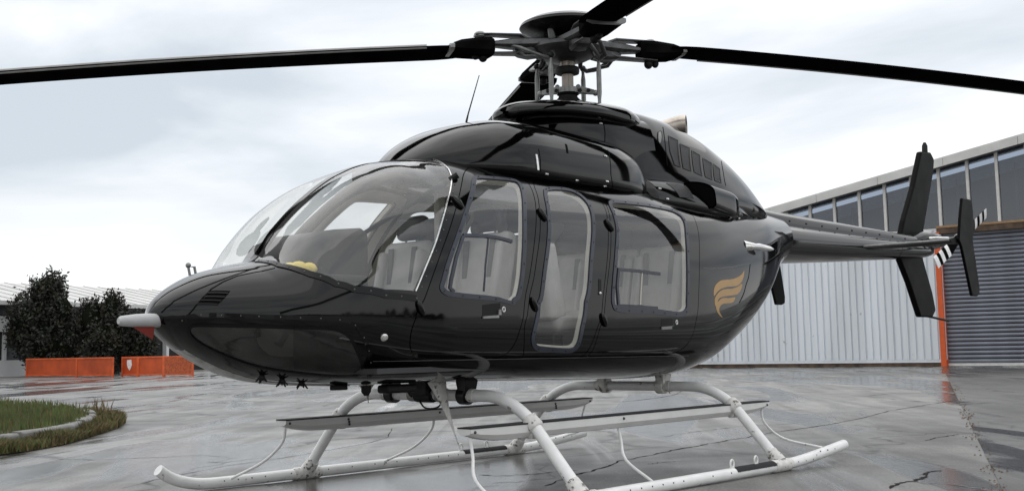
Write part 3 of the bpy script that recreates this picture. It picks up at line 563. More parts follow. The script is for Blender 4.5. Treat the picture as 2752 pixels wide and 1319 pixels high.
# ------------------------------------------------------------------ tail
BOOM = [(2.30, .30, 1.56, 2.03), (2.55, .285, 1.60, 2.03), (2.9, .262, 1.63, 2.02), (3.6, .225, 1.67, 2.01), (4.4, .19, 1.715, 2.005), (5.2, .155, 1.765, 2.0), (5.8, .13, 1.80, 1.99), (6.25, .105, 1.835, 1.985), (6.40, .07, 1.86, 1.97)]
fb = [pchip(np.array([b[0] for b in BOOM]), np.array([b[k] for b in BOOM])) for k in (1, 2, 3)]
def ringat(x, s=1, n=36):
    w, zb, zt = [float(F(x)) for F in fb]; return [(x, w*s*math.cos(a), (zb+zt)/2+(zt-zb)/2*s*math.sin(a)) for a in np.linspace(0, 2*math.pi, n+1)[:-1]]
boom = MB().loft([ringat(x) for x in np.linspace(2.3, 6.40, 50)]).build('tail_boom', PAINT, HELI)
for x in (2.72, 5.40): MB().loft([ringat(x-.012, 1.012), ringat(x+.012, 1.012)], cap=False).build('joint_band', PAINT2, boom)
sc_ = []
for x in np.linspace(2.45, 6.1, 40):
    zt = float(fb[2](x)); t = (x-2.45)/3.65; w = .12-.045*t; h = (.105-.03*t)*min(1, (x-2.40)/.12); sc_.append([(x, w*math.cos(a), zt-.03+(h+.03)*max(0, math.sin(a))**.55*(1 if a <= math.pi else 0)) for a in np.linspace(0, math.pi, 13)])
shaft = MB().loft(sc_).build('drive_shaft_cover', PAINT, HELI)
MB().loft([[(x, .012*math.cos(a), float(fb[2](x))+.102-.03*(x-2.45)/3.65+.006*math.sin(a)) for a in np.linspace(0, 2*math.pi, 9)[:-1]] for x in (2.6, 6.0)]).build('cover_hinge', STEEL, shaft)
mb = MB()
for x in np.arange(2.75, 5.9, .32):
    for s in (-1, 1): mb.ball((x, s*(.118-.045*(x-2.45)/3.65), float(fb[2](x))+.02), .010, 8, 6)
tag(mb.build('cover_fasteners', DARKMET, shaft), kind='stuff')
gb = MB().loft([[(x, r*math.cos(a), z+r*.9*math.sin(a)) for a in np.linspace(0, 2*math.pi, 17)[:-1]] for x, r, z in ((5.95, .07, 2.0), (6.12, .10, 2.03), (6.35, .115, 2.05), (6.6, .105, 2.04), (6.72, .05, 2.03))]).build('tail_gearbox_fairing', PAINT, HELI)
# vertical fin on the starboard side of the boom, swept both ways
def plate(name, poly, y, th, m, parent, bevel=.012):
    return MB().prism([(x, y-th/2, z) for x, z in poly], (0, th, 0)).build(name, m, parent, smooth=False, bevel=bevel)
fin = plate('vertical_fin', [(6.57, 3.11), (6.84, 3.13), (6.93, 3.05), (6.89, 2.90), (6.68, 2.50), (6.50, 2.15), (6.42, 1.95), (6.46, 1.82), (6.66, 1.45), (6.73, 1.24), (6.63, 1.16), (6.30, 1.16), (6.06, 1.54), (5.80, 1.86), (5.93, 2.12), (6.0, 2.25), (6.31, 2.67)], .12, .07, FINBLK, HELI, .02)
MB().tube([(6.74, .12, 3.10), (6.75, .12, 3.20), (6.75, .12, 3.24)], [.035, .033, .015], 12).build('anticollision_light', MATTE, fin)
MB().tube(spline([(6.45, .12, 1.18), (6.75, .12, 1.155), (7.15, .12, 1.12)], 4), .014, 8).build('tail_skid', MATTE, fin)
MB().box((6.42, .06, 1.98), (.3, .14, .18)).build('fin_root', FINBLK, fin, bevel=.03)
# horizontal stabiliser with end plates
def foil(x0, c, y, z, th, n=12, flipx=1):
    u = [(1-math.cos(math.pi*k/n))/2 for k in range(n+1)]; t = lambda q: th*c*5*(.2969*math.sqrt(q)-.126*q-.3516*q*q+.2843*q**3-.1036*q**4)
    return [(x0+q*c, y, z+t(q)) for q in u]+[(x0+q*c, y, z-t(q)) for q in u[-2:0:-1]]
stab = MB().loft([foil(4.40, .50, y, 1.855, .10) for y in (-1.08, -.6, -.15, .15, .6, 1.08)]).build('horizontal_stabiliser', FINBLK, HELI)
MB().loft([[(x, y, z) for x, _, z in foil(4.385, .05, y, 1.855, .5)] for y in (-1.07, 1.07)]).build('stabiliser_leading_edge', STEEL, stab)
for s in (-1, 1): plate('end_plate', [(4.70, 2.285), (4.94, 2.285), (4.96, 2.02), (4.90, 1.88), (5.0, 1.41), (4.99, 1.34), (4.93, 1.32), (4.80, 1.32), (4.62, 1.79), (4.56, 1.86), (4.62, 2.07)], s*1.09, .03, FINBLK, stab, .01)
# tail rotor
tr = MB().tube([(6.58, -.06, 2.04), (6.58, -.38, 2.04)], .032, 14).ball((6.50, -.33, 2.04), (.09, .06, .06)).build('tail_rotor_hub', STEEL, HELI)
ca = math.atan2(2.42-1.80, 7.23-5.76)
for s in (1, -1):
    segs = [(.10, .42, BLADE), (.42, .50, WHITEST), (.50, .585, BLADE), (.585, .67, WHITEST), (.67, .745, BLADE), (.745, .83, WHITEST)]
    base = None
    for r0, r1, m in segs:
        mb = MB().loft([[(r, p[2]*1.0, p[0]) for p in foil(-.045-.02, .135 if r > .2 else .09, 0, 0, .13)] for r in (r0, r1)])
        R = Matrix.Translation((6.50, -.36, 2.055)) @ Matrix.Rotation(-ca if s > 0 else math.pi-ca, 4, 'Y')
        mb.xf(R @ Matrix.Rotation(math.radians(14), 4, 'X'))
        o = mb.build('tail_rotor_blade' if base is None else ('white_band' if m is WHITEST else 'black_band'), m, tr if base is None else tr)
        base = base or o
MB().tube([(6.38, -.40, 2.10), (6.60, -.40, 2.0)], .022, 10).build('pitch_change_link', STEEL, tr)
MB().tube([(6.12, -.05, 2.045), (6.5, -.20, 2.05)], .02, 10).build('gearbox_shaft', BRIGHT, tr)

# ------------------------------------------------------------------ rotor mast, hub and blades
HZ = 3.20
mast = MB().lathe([(.045, 2.70), (.045, 2.98), (.06, 3.0), (.062, 3.12), (.062, 3.2)], seg=24).build('rotor_mast', MASTM, HELI)
MB().lathe([(.06, 2.965), (.088, 2.97), (.092, 2.985), (.092, 3.005), (.085, 3.02), (.06, 3.02)], seg=28).build('mast_collar', MATTE, mast)
boot = MB().lathe([(.14, 2.735), (.10, 2.76), (.075, 2.785), (.07, 2.80), (.085, 2.81), (.06, 2.83), (.05, 2.84)], seg=28).build('mast_boot', MATTE, mast)
LINKA = [-77.4+90*k for k in range(4)]
va = math.radians(-47)
sw = MB()
sw.lathe([(.05, 2.815), (.085, 2.82), (.085, 2.86), (.05, 2.865)], seg=24)
for s in (1, -1):
    d = Vector((math.cos(va), math.sin(va), 0))*s; q = Vector((-d.y, d.x, 0))
    sw.loft([[d*r+q*w+Vector((0, 0, z+h)), d*r-q*w+Vector((0, 0, z+h)), d*r-q*w+Vector((0, 0, z-h)), d*r+q*w+Vector((0, 0, z-h))] for r, w, z, h in ((.05, .035, 2.845, .022), (.12, .03, 2.84, .022), (.2, .022, 2.825, .016))])
    sw.ball(d*.21+Vector((0, 0, 2.82)), .024, 10, 8); sw.ball(d*.08-Vector((0, 0, -2.87)), .02, 10, 8)
swo = sw.build('swashplate', STEEL, HELI)
for s in (1, -1):
    d = Vector((math.cos(va), math.sin(va), 0))*s; q = Vector((-d.y, d.x, 0))
    for r in (.09, .155): MB().tube([d*r-q*.045+Vector((0, 0, 2.835)), d*r+q*.045+Vector((0, 0, 2.835))], .014, 10).build('bolt', MATTE, swo)
for a in LINKA:
    a = math.radians(a); x, y = .265*math.cos(a), .265*math.sin(a)
    lk = MB().tube([(x, y, 2.66), (x, y, 2.74), (x, y, 2.79), (x, y, 2.97), (x, y, 3.02), (x*.98, y*.98, 3.06)], [.012, .013, .019, .019, .012, .012], 12).build('pitch_link', STEEL, HELI)
    MB().ball((x, y, 3.065), .025, 10, 8).build('rod_end', MATTE, lk)
hub = MB().lathe([(.06, 3.06), (.15, 3.075), (.20, 3.10), (.27, 3.125), (.29, 3.15), (.28, 3.18), (.20, 3.205), (.15, 3.24), (.05, 3.25)], seg=40).build('rotor_hub', DARKMET, HELI)
cap = MB().lathe([(r, z-.018) for r, z in [(.001, 3.27), (.14, 3.275), (.27, 3.295), (.345, 3.325), (.362, 3.345), (.352, 3.368), (.29, 3.40), (.18, 3.424), (.07, 3.436), (.001, 3.438)]], seg=56).build('hub_cap', PAINT2, HELI)
for k in range(4): a = math.radians(8+90*k); MB().tube([(.2*math.cos(a), .2*math.sin(a), 3.21), (.24*math.cos(a), .24*math.sin(a), 3.31)], [.03, .018], 8).build('cap_strut', HUBM, cap)
AZ = [(147, .066, .007, 9), (-33, .018, .0075, -5), (57.5, .045, .0085, 6), (-122.5, .045, .0085, 0)]
for az, d1, d2, ptch in AZ:
    def droop(r): return -d1*r-d2*r*r
    R0 = Matrix.Translation((0, 0, HZ)) @ Matrix.Rotation(math.radians(az), 4, 'Z')
    def rg(r, w, h, z): return [(r, -w, z-h*.5), (r, -w*.7, z-h), (r, w*.7, z-h), (r, w, z-h*.5), (r, w, z+h*.5), (r, w*.7, z+h), (r, -w*.7, z+h), (r, -w, z+h*.5)]
    arm = MB().loft([rg(r, w, h, z) for r, w, h, z in ((.05, .13, .035, -.01), (.20, .12, .034, -.01), (.32, .095, .036, -.012), (.44, .075, .032, -.016), (.55, .06, .020, -.022), (.66, .05, .012, -.028))]).xf(R0).build('yoke_arm', HUBM, hub)
    grip = MB()
    for zz, sg in ((.052, 1), (-.092, -1)):
        grip.loft([rg(r, w, h_, z) for r, w, z, h_ in ((.26, .06, zz-sg*.055, .016), (.33, .068, zz-sg*.028, .014), (.38, .066, zz-sg*.004, .009), (.60, .055, zz-.005, .007), (.72, .05, zz-.010, .007))])
    gp = grip.xf(R0).build('blade_grip', HUBM, hub)
    MB().loft([rg(r, w, h, -.01+droop(r)) for r, w, h in ((.58, .07, .055), (.61, .10, .068), (.70, .115, .066), (.84, .13, .050), (.90, .132, .030))]).xf(R0).build('root_cuff', BLADE, gp)
    MB().lathe([(.001, .0), (.045, .0), (.045, .022), (.03, .036), (.001, .038)], (.68, 0, .03), 16).xf(R0).build('grip_bolt', STEEL, gp)
    MB().ball((.66, .0, -.125), (.035, .035, .04), 12, 8).ball((.72, .01, -.118), (.028, .03, .034), 12, 8).xf(R0).build('grip_pin', MATTE, gp)
    # pitch horn: bent frame that carries the link
    la = math.radians(45); lx, ly = .265*math.cos(la), .265*math.sin(la)
    MB().tube([(.44, .04, -.04), (.40, .13, -.075), (lx+.10, ly+.02, -.14), (lx+.03, ly, -.155), (lx-.03, ly-.02, -.13), (.15, .13, -.03)], [.022, .02, .018, .02, .018, .024], 10, flat=.7).tube([(.40, .02, -.06), (.36, .10, -.13), (lx+.03, ly, -.15)], [.016, .014, .014], 8).xf(R0).build('pitch_horn', HUBM, gp, ang=60)
    MB().loft([rg(r, w, h, -.075) for r, w, h in ((.20, .05, .03), (.30, .075, .045), (.38, .06, .035), (.42, .04, .02))]).xf(R0).build('elastomer_bearing', DARKMET, gp)
    def bring(r, c):
        tw = math.radians(ptch-1.0*r*(1 if ptch > 0 else -.5)); z0 = droop(r)-.015; out_ = []
        for x_, _, z_ in foil(-.30*c, c, 0, 0, .11, 10): out_.append((r, -(x_*math.cos(tw)+z_*math.sin(tw)), z0-x_*math.sin(tw)+z_*math.cos(tw)))
        return out_
    bl = MB().loft([bring(r, c) for r, c in [(.80, .235), (.90, .27), (1.0, .285)]+[(r, .29) for r in np.linspace(1.2, 5.1, 26)]+[(5.26, .262), (5.335, .20)]]).xf(R0).build('rotor_blade', BLADE, HELI)
    def ering(r):
        tw = math.radians(ptch-1.0*r*(1 if ptch > 0 else -.5)); z0 = droop(r)-.015; return [(r, .30*.29*math.cos(tw)+.006*math.cos(a)-.010, z0+.30*.29*math.sin(tw)+.017*math.sin(a)) for a in np.linspace(0, 2*math.pi, 9)[:-1]]
    MB().loft([ering(r) for r in np.linspace(1.1, 5.2, 24)]).xf(R0).build('leading_edge_strip', BLADEEDGE, bl)
    MB().loft([rg(r, .140, h, droop(r)-.015) for r, h in ((.90, .030), (.93, .026))]).xf(R0).build('root_clamp', STEEL, bl)

# ------------------------------------------------------------------ landing gear
YS, ZS, RS = 1.288, .042, .038
XF, XA = -1.493, .705
def skidpath(s):
    return spline([(-2.674, s*YS, .165), (-2.60, s*YS, .115), (-2.50, s*YS, .075), (-2.36, s*YS, .048), (-2.15, s*YS, ZS), (-1.6, s*YS, ZS), (-.6, s*YS, ZS), (.5, s*YS, ZS), (.85, s*YS, .046), (1.2, s*YS, .072), (1.646, s*YS, .118)], 6)
def ctube(x, zc):
    sl = math.atan2(.403, .374); yk = .914-(zc-.453)*.374/.403; R_ = .58; ys_ = yk-R_*math.tan(sl/2); half = [(0, zc), (ys_*.5, zc)]
    half += [(ys_+R_*math.sin(a), zc-R_*(1-math.cos(a))) for a in np.linspace(0, sl, 14)]; y0, z0 = half[-1]
    half += [(y0+(1.262-y0)*t, z0+(.078-z0)*t) for t in (.25, .5, .75, 1)]
    return [(x, -y, z) for y, z in half[::-1]]+[(x, y, z) for y, z in half[1:]]
for s in (-1, 1):
    sk = MB().tube(skidpath(s), RS, 20).build('skid_tube', WHITE, HELI)
    for xx in (XF, XA):   # saddle where the cross tube lands on the skid
        MB().tube([(xx-.12, s*YS, ZS), (xx-.10, s*YS, ZS), (xx+.10, s*YS, ZS), (xx+.12, s*YS, ZS)], [RS+.002, RS+.007, RS+.007, RS+.002], 18).tube([(xx, s*1.275, .06), (xx, s*1.205, .135)], [.055, .044], 16).build('skid_saddle', OLDWHITE, sk, ang=50)
        mb = MB()
        for q in range(3):
            for dy in (-.03, .03): mb.ball((xx-.045+dy*.3, s*(1.262-.028*q)-.02*(1 if s < 0 else 1), .085+.026*q), .007, 6, 4)
        tag(mb.build('saddle_bolts', STEEL, sk), kind='stuff')
    mb = MB()
    for x in np.arange(-2.2, 1.5, .11):
        if rng.random() < .7: mb.ball((x, s*YS-RS*.93, ZS+.012+(.05 if x > 1.2 else 0)), .0055, 6, 4)
    tag(mb.build('drain_rivets', DARKMET, sk), kind='stuff')
    MB().loft([[(x, s*YS+(RS+.004)*math.cos(a), ZS+(RS+.004)*math.sin(a)) for a in np.linspace(.25, math.pi-.25, 9)]+[(x, s*YS+RS*.9*math.cos(a), ZS+RS*.9*math.sin(a)) for a in np.linspace(math.pi-.25, .25, 9)] for x in (.08, .58)]).build('grip_pad', GRIP, sk)
    for x in (.06, .36):
        MB().tube([(x+.02*math.cos(t), s*YS-.005, ZS+RS+.028+.026*math.sin(t)) for t in np.linspace(0, 2*math.pi, 17)], .007, 6).box((x, s*YS-.005, ZS+RS), (.04, .012, .02)).build('lifting_eye', WHITE, sk)
    # step board: rounded underside, tapering to both ends, black grip on top
    rings = []; top = []
    for t in np.linspace(0, 1, 40):
        x = -2.02+3.215*t; e = min(1, t/.10, (1-t)/.10); h = .035+.047*math.sin(e*math.pi/2)**.7; w = .055; z = .452+.004*t; y0 = s*.865
        rings.append([(x, y0-w, z), (x, y0+w, z), (x, y0+w, z-h*.55), (x, y0+w*.6, z-h*.92), (x, y0, z-h), (x, y0-w*.6, z-h*.92), (x, y0-w, z-h*.55)])
        top.append([(x, y0-w-.002, z+.001), (x, y0-w-.002, z+.009), (x, y0+w+.002, z+.009), (x, y0+w+.002, z+.001)])
    st = MB().loft(rings).build('step_board', STEPM, HELI, ang=30); MB().loft(top).build('grip_strip', GRIP, st, smooth=False)
    for x in (-1.99, XF, -.62, XA, 1.16):
        m_ = MB()
        for q in range(1 if abs(x-XF) > .1 and abs(x-XA) > .1 else 3): m_.ball((x+.004*q, s*.865-.057, .435-.018*q), .009, 8, 6)
        tag(m_.build('step_bolts', DARKMET, st), kind='stuff')
    for xt, xb in ((-1.98, -2.14), (-.62, -.78), (1.16, 1.36)):   # thin bowed stays from step to skid
        b_ = ZS+RS*.6+(.05 if xb > 1 else 0)
        MB().tube(spline([(xt, s*.87, .40), (xt-.01, s*.90, .30), ((xt+xb)/2-.01, s*1.0, .18), (xb, s*(YS-.03), b_)], 6), .0095, 8).build('step_stay', WHITE, HELI)
for x, yc, zc, nm in ((XF, .36, .612, 'f'), (XA, .29, .588, 'a')):
    ct = MB().tube(ctube(x, zc), .037, 20).build('cross_tube', WHITE, HELI)
    for s in (-1, 1):
        MB().tube([(x, s*.875, .482), (x, s*.890, .470), (x, s*.935, .434), (x, s*.948, .424)], [.040, .052, .052, .040], 18).box((x+.005, s*.90, .415), (.055, .05, .10)).build('step_clamp', OLDWHITE, ct, bevel=.006, ang=50)
        cl = MB().tube([(x, s*(yc-.05), zc), (x, s*(yc+.02), zc)], .058, 18).loft([[(x-.06, s*yc-.05, .73), (x+.06, s*yc-.05, .73), (x+.06, s*yc+.05, .73), (x-.06, s*yc+.05, .73)], [(x-.045, s*yc-.03, zc), (x+.045, s*yc-.03, zc), (x+.045, s*yc+.03, zc), (x-.045, s*yc+.03, zc)]])
        cl.build('tube_clamp', PAINT2 if nm == 'f' else OLDWHITE, ct, bevel=.004)
        MB().tube([(x, s*(yc+.03), zc), (x, s*(yc+.075), zc)], .042, 18).build('rubber_sleeve', OLDWHITE, ct)
# fittings between the forward clamps
fit = MB().box((XF-.02, .02, .66), (.10, .16, .10)).tube([(XF, -.06, .612), (XF, .10, .612)], .05, 16).build('tow_fitting', MATTE, HELI, bevel=.008)
for k in range(4): MB().tube(spline([(XF-.02, .14-.07*k, .69), (XF-.055, .12-.06*k, .63), (XF+.0, .10-.06*k, .575)], 5), .012, 8).build('brake_hose', MATTE, fit)
MB().tube(spline([(XF-.03, .05, .575), (XF-.04, -.02, .53), (XF-.03, -.12, .535), (XF-.02, -.17, .585)], 8), .006, 6).build('bond_wire', MATTE, fit)
MB().tube([(XF, .10, .612), (XF, .16, .612)], .045, 16).tube([(XF, -.17, .612), (XF, -.10, .612)], .046, 16).build('steel_sleeve', STEEL, fit)
# white blade aerials under the belly
def blade_aerial(p, tipv, w, name, m):
    p = Vector(p); t = p+Vector(tipv); rings = []
    for k in np.linspace(0, 1, 12):
        c = p+(t-p)*k; ww = w*(1-k)**2.2+.004; rings.append([(c.x+ww*math.cos(a), c.y+.25*ww*math.sin(a)*1.6, c.z) for a in np.linspace(0, 2*math.pi, 13)[:-1]])
    return MB().loft(rings).build(name, m, HELI)
blade_aerial((-1.62, -.22, .70), (.10, -.10, -.42), .075, 'belly_aerial', OLDWHITE)
blade_aerial((-1.66, .42, .70), (.02, 0, -.14), .09, 'belly_fin_aerial', OLDWHITE)
MB().tube([(-1.16, -.06, 2.44), (-1.14, -.06, 2.50), (-.985, -.02, 2.80)], [.008, .005, .003], 8).build('whip_aerial', MATTE, HELI)
MB().tube([(.62, -.25, .70), (.70, -.28, .62), (.78, -.30, .53)], [.008, .005, .003], 8).build('belly_whip_aerial', MATTE, HELI)
MB().box((-2.02, -.30, .675), (.24, .10, .05)).build('radar_pod', MATTE, HELI, bevel=.015)
MB().box((-2.40, -.22, .695), (.10, .05, .03)).build('belly_lamp_housing', MATTE, HELI, bevel=.008)
MB().lathe([(.012, .64), (.03, .665), (.03, .70)], (-2.22, -.25, 0), 12).build('drain_mast', MATTE, HELI)
for k, (x, y) in enumerate(((-2.92, -.20), (-2.80, -.22), (-2.65, -.20))):
    z = float(FUSE.F[0](x))+.02; pod = MB()
    for j in range(5): a = 1.25*j+k; pod.tube([(x, y, z), (x+.035*math.cos(a), y+.03*math.sin(a), z-.035-.008*(j % 2))], [.008, .004], 6)
    pod.ball((x, y, z-.012), .018, 8, 6).build('belly_fastener', MATTE, HELI)
# light metal rub strip along the far edge of the chin
for sd_, v1 in ((-1, .17), (1, .05)):
    patch('chin_skid_plate', FUSE, [(x, .002) for x in np.linspace(-3.30, -2.3, 12)]+[(x, v1) for x in np.linspace(-2.3, -3.30, 12)], .003, .003, mat('worn belly metal', (.42, .42, .41), .4, metal=.2, var=.5, scale=14), HELI, sd_)
# pitot tube with its red cover flag
PITOT = mat('pale pitot paint', (.42, .42, .42), .4, var=.1)
pit = MB().tube([(-3.44, -.03, 1.085), (-3.52, -.05, 1.085), (-3.60, -.06, 1.083), (-3.69, -.07, 1.08), (-3.705, -.07, 1.08)], [.036, .036, .034, .026, .016], 18).build('pitot_tube', PITOT, HELI)
MB().prism([(-3.62, -.07, 1.05), (-3.49, -.055, 1.055), (-3.50, -.055, .985)], (.0, .012, 0)).build('red_flag', REDM, pit, smooth=False)
MB().tube([(-3.06, .30, 1.33), (-3.07, .31, 1.405), (-3.03, .31, 1.405), (-3.02, .30, 1.33)], .009, 6).ball((-3.07, .31, 1.412), .016).build('temperature_probe', STEEL, HELI)

# ------------------------------------------------------------------ cabin
def rbox(c, sz, R=None): return MB().box(c, sz, R)
def cushion(name, c, sz, m, parent, tilt=0, bevel=.05):
    R = Matrix.Rotation(math.radians(tilt), 3, 'Y'); return rbox((0, 0, 0), sz, R).xf(Matrix.Translation(c)).build(name, m, parent, bevel=bevel)
cab = MB().box((-1.0, 0, .79), (3.0, 1.36, .03)).build('cabin_floor', DARKLEATHER, HELI)
MB().prism([(.62, -.62, .8), (.62, .62, .8), (.66, .66, 1.3), (.66, .6, 1.9), (.66, -.6, 1.9), (.66, -.66, 1.3)], (.03, 0, 0)).build('rear_bulkhead', GREYTRIM, HELI, smooth=False)
MB().box((.58, -.60, 1.45), (.05, .16, .55)).build('veneer_panel', TAN, HELI, bevel=.01)
def seat(x, y, face, pan=.46, wid=.46, hr=True, zt=1.64):
    root = MB().box((x, y, .92), (pan*.8, wid*.8, .22)).build('seat', GREYTRIM, HELI, bevel=.02)
    cushion('seat_cushion', (x, y, 1.07), (pan, wid, .13), LEATHER, root, 4*face)
    bx_ = x+face*pan*.5
    cushion('backrest', (bx_+face*.05, y, 1.36), (.12, wid, .58), LEATHER, root, face*12)
    for s in (-1, 1): cushion('side_bolster', (bx_, y+s*wid*.42, 1.33), (.13, .07, .50), LEATHER, root, face*12, .03)
    if hr:
        cushion('headrest', (bx_+face*.12, y, 1.74), (.09, .27, .17), DARKLEATHER, root, face*10, .04)
        for s in (-1, 1): MB().tube([(bx_+face*.10, y+s*.06, 1.6), (bx_+face*.12, y+s*.06, 1.72)], .008, 8).build('headrest_post', STEEL, root)
    for s in (-1, 1): MB().prism([(bx_-face*.03, y+s*.10-.022, 1.12), (bx_-face*.03, y+s*.10+.022, 1.12), (bx_+face*.03, y+s*.12+.022, 1.60), (bx_+face*.03, y+s*.12-.022, 1.60)], (-face*.012-face*.0, 0, .0)).build('harness_strap', mat('belt webbing', (.13, .13, .13), .8), root, smooth=False)
    return root
sp = seat(-1.62, -.37, 1); ss = seat(-1.62, .37, 1)
seat(-.72, -.42, -1, wid=.48); seat(-.72, .42, -1, wid=.48)
for y in (-.46, 0, .46): seat(.22, y, 1, wid=.44)
MB().box((-.96, -.42, .90), (.10, .5, .17)).build('speaker_panel', MATTE, HELI, bevel=.01)
# headset hanging over the pilot's headrest
hs = tag(MB().tube([(-1.30+.02*math.cos(t), -.40+.115*math.cos(t), 1.70+.13*math.sin(t)) for t in np.linspace(.0, math.pi, 17)], .015, 8).build('headset', DARKLEATHER), 'black headset hooked over the pilot seat, seen through the cockpit door window', 'headset')
for s in (-1, 1): MB().ball((-1.31, -.40+s*.115, 1.68), (.045, .03, .055)).build('ear_cup', DARKLEATHER, hs)
# centre column between cockpit and cabin
for s in (-1, 1): MB().box((-1.27, s*.10, 1.45), (.07, .05, 1.30)).build('cabin_post', CREAM, HELI, bevel=.012)
# console and instrument hood
con = MB().box((-2.20, 0, 1.0), (.55, .26, .40)).build('centre_console', PANEL, HELI, bevel=.02)
hood = MB().loft([[(x, y0, z0), (x, y1, z0), (x, y1, z1-.03), (x, y1-.05, z1), (x, y0+.05, z1), (x, y0, z1-.03)] for x, y0, y1, z0, z1 in ((-2.74, -.12, .30, 1.36, 1.44), (-2.60, -.20, .40, 1.30, 1.55), (-2.40, -.23, .46, 1.25, 1.62), (-2.20, -.24, .48, 1.22, 1.64), (-2.17, -.22, .46, 1.24, 1.62))]).build('instrument_hood', PANEL, HELI, bevel=.02)
face = MB().box((-2.165, .12, 1.40), (.012, .56, .36)).build('instrument_panel', MATTE, hood)
for i in range(4):
    for j in range(2): MB().lathe([(.001, -2.157), (.045, -2.157), (.045, -2.150), (.001, -2.150)], (0, -.08+.135*i, 1.30+.14*j), 16, 'x').build('gauge', STEEL, face)
for s in (-1, 1):
    MB().tube(spline([(-1.86, s*.37, .82), (-1.92, s*.37, 1.0), (-1.86, s*.37, 1.15), (-1.84, s*.37, 1.24)], 5), .014, 8).build('cyclic_stick', MATTE, HELI)
    MB().tube([(-2.45, s*.30, .95), (-2.40, s*.30, 1.02)], .03, 8).build('rudder_pedal', STEEL, HELI)
MB().tube([(-1.78, -.60, 1.955), (-2.20, -.12, 1.575)], [.020, .013], 8).build('diagonal_bar', MATTE, HELI)  # dark bar slanting from the upper windshield corner down to the hood
MB().box((-1.72, 0, 2.03), (.40, .50, .08)).build('overhead_console', GREYTRIM, HELI, bevel=.02)
# yellow bundle left on top of the coaming, a thing of its own
yc = MB()
for k, (dx, dy, r) in enumerate(((0, 0, .055), (.05, -.03, .045), (-.045, .02, .045), (.09, .0, .035))): yc.ball((-2.70+dx, -.24+dy, 1.375), (r, r*.9, r*.75), 12, 8)
tag(yc.build('yellow_bundle', YELLOW), 'small rounded yellow bundle lying behind the foot of the windshield', 'bundle')
MB().box((-2.60, -.24, 1.31), (.4, .5, .04)).build('coaming_shelf', PANEL, HELI, bevel=.015)

# ------------------------------------------------------------------ ground
def asphalt(name, base, seed, wet=.5):
    m, t, b = newmat(name); L = t.links; N = t.nodes.new
    tc = N('ShaderNodeTexCoord'); mp = N('ShaderNodeMapping'); mp.inputs['Location'].default_value = (seed, seed*2, 0); mp.inputs['Rotation'].default_value = (0, 0, math.radians(-40)); L.new(tc.outputs['Object'], mp.inputs[0])
    def noise(sc, det, stretch=None, dist=0):
        n = N('ShaderNodeTexNoise'); n.inputs['Scale'].default_value = sc; n.inputs['Detail'].default_value = det; n.inputs['Distortion'].default_value = dist
        if stretch:
            q = N('ShaderNodeMapping'); q.inputs['Scale'].default_value = stretch; L.new(mp.outputs[0], q.inputs[0]); L.new(q.outputs[0], n.inputs[0])
        else: L.new(mp.outputs[0], n.inputs[0])
        return n.outputs[0]
    def rng_(s, a, b_, c, d):
        r = N('ShaderNodeMapRange'); r.inputs[1].default_value = a; r.inputs[2].default_value = b_; r.inputs[3].default_value = c; r.inputs[4].default_value = d; L.new(s, r.inputs[0]); return r.outputs[0]
    def op(o, a, b_):
        q = N('ShaderNodeMath'); q.operation = o
        for k, s in enumerate((a, b_)):
            if hasattr(s, 'links'): L.new(s, q.inputs[k])
            else: q.inputs[k].default_value = s
        return q.outputs[0]
    big = rng_(noise(.28, 5, None, .6), .35, .68, .62, 1.25); streak = rng_(noise(1.3, 7, (.22, 2.2, 1), .9), .38, .64, .62, 1.15); fine = rng_(noise(55, 4), .3, .7, .62, 1.35); mid = rng_(noise(3.5, 6), .35, .65, .88, 1.1)
    wetm = rng_(noise(.42, 7, (.35, 1.5, 1), 1.2), .49, .555, 0, 1)
    # cracks: edges of large warped cells, broken up by noise
    wp = N('ShaderNodeTexNoise'); wp.inputs['Scale'].default_value = .9; wp.inputs['Detail'].default_value = 5; L.new(mp.outputs[0], wp.inputs[0])
    ad = N('ShaderNodeVectorMath'); ad.operation = 'MULTIPLY_ADD'; ad.inputs[1].default_value = (1.6, 1.6, 0); L.new(wp.outputs['Color'], ad.inputs[0]); L.new(mp.outputs[0], ad.inputs[2])
    sc = N('ShaderNodeVectorMath'); sc.operation = 'MULTIPLY'; sc.inputs[1].default_value = (.16, .38, 0); L.new(ad.outputs[0], sc.inputs[0])
    vo = N('ShaderNodeTexVoronoi'); vo.feature = 'DISTANCE_TO_EDGE'; vo.inputs['Scale'].default_value = 1; L.new(sc.outputs[0], vo.inputs[0])
    cr = rng_(vo.outputs[0], .002, .012, 0, 1); cb = rng_(noise(.35, 3), .38, .46, 1, 0); crack = op('MAXIMUM', cr, cb)
    v = op('MULTIPLY', op('MULTIPLY', big, streak), op('MULTIPLY', fine, mid)); v = op('MULTIPLY', v, rng_(crack, 0, 1, .25, 1)); v = op('MULTIPLY', v, rng_(wetm, 0, 1, 1, 1-.55*wet))
    cm = N('ShaderNodeVectorMath'); cm.operation = 'SCALE'; cm.inputs[0].default_value = base; L.new(v, cm.inputs['Scale']); L.new(cm.outputs[0], b.inputs['Base Color'])
    L.new(op('MULTIPLY', rng_(wetm, 0, 1, .50, .13), rng_(noise(1.4, 5), .3, .7, .75, 1.2)), b.inputs['Roughness'])
    bp = N('ShaderNodeBump'); bp.inputs['Strength'].default_value = .35; bp.inputs['Distance'].default_value = .006
    h = op('ADD', op('MULTIPLY', noise(90, 3), .5), op('ADD', op('MULTIPLY', crack, 1.2), noise(2.2, 4))); L.new(h, bp.inputs['Height']); L.new(bp.outputs[0], b.inputs['Normal'])
    return m
ASPH = asphalt('wet worn tarmac', (.195, .19, .18), 3.0, .72); ASPH2 = asphalt('added dark ground', (.088, .086, .082), 11.0, .6)
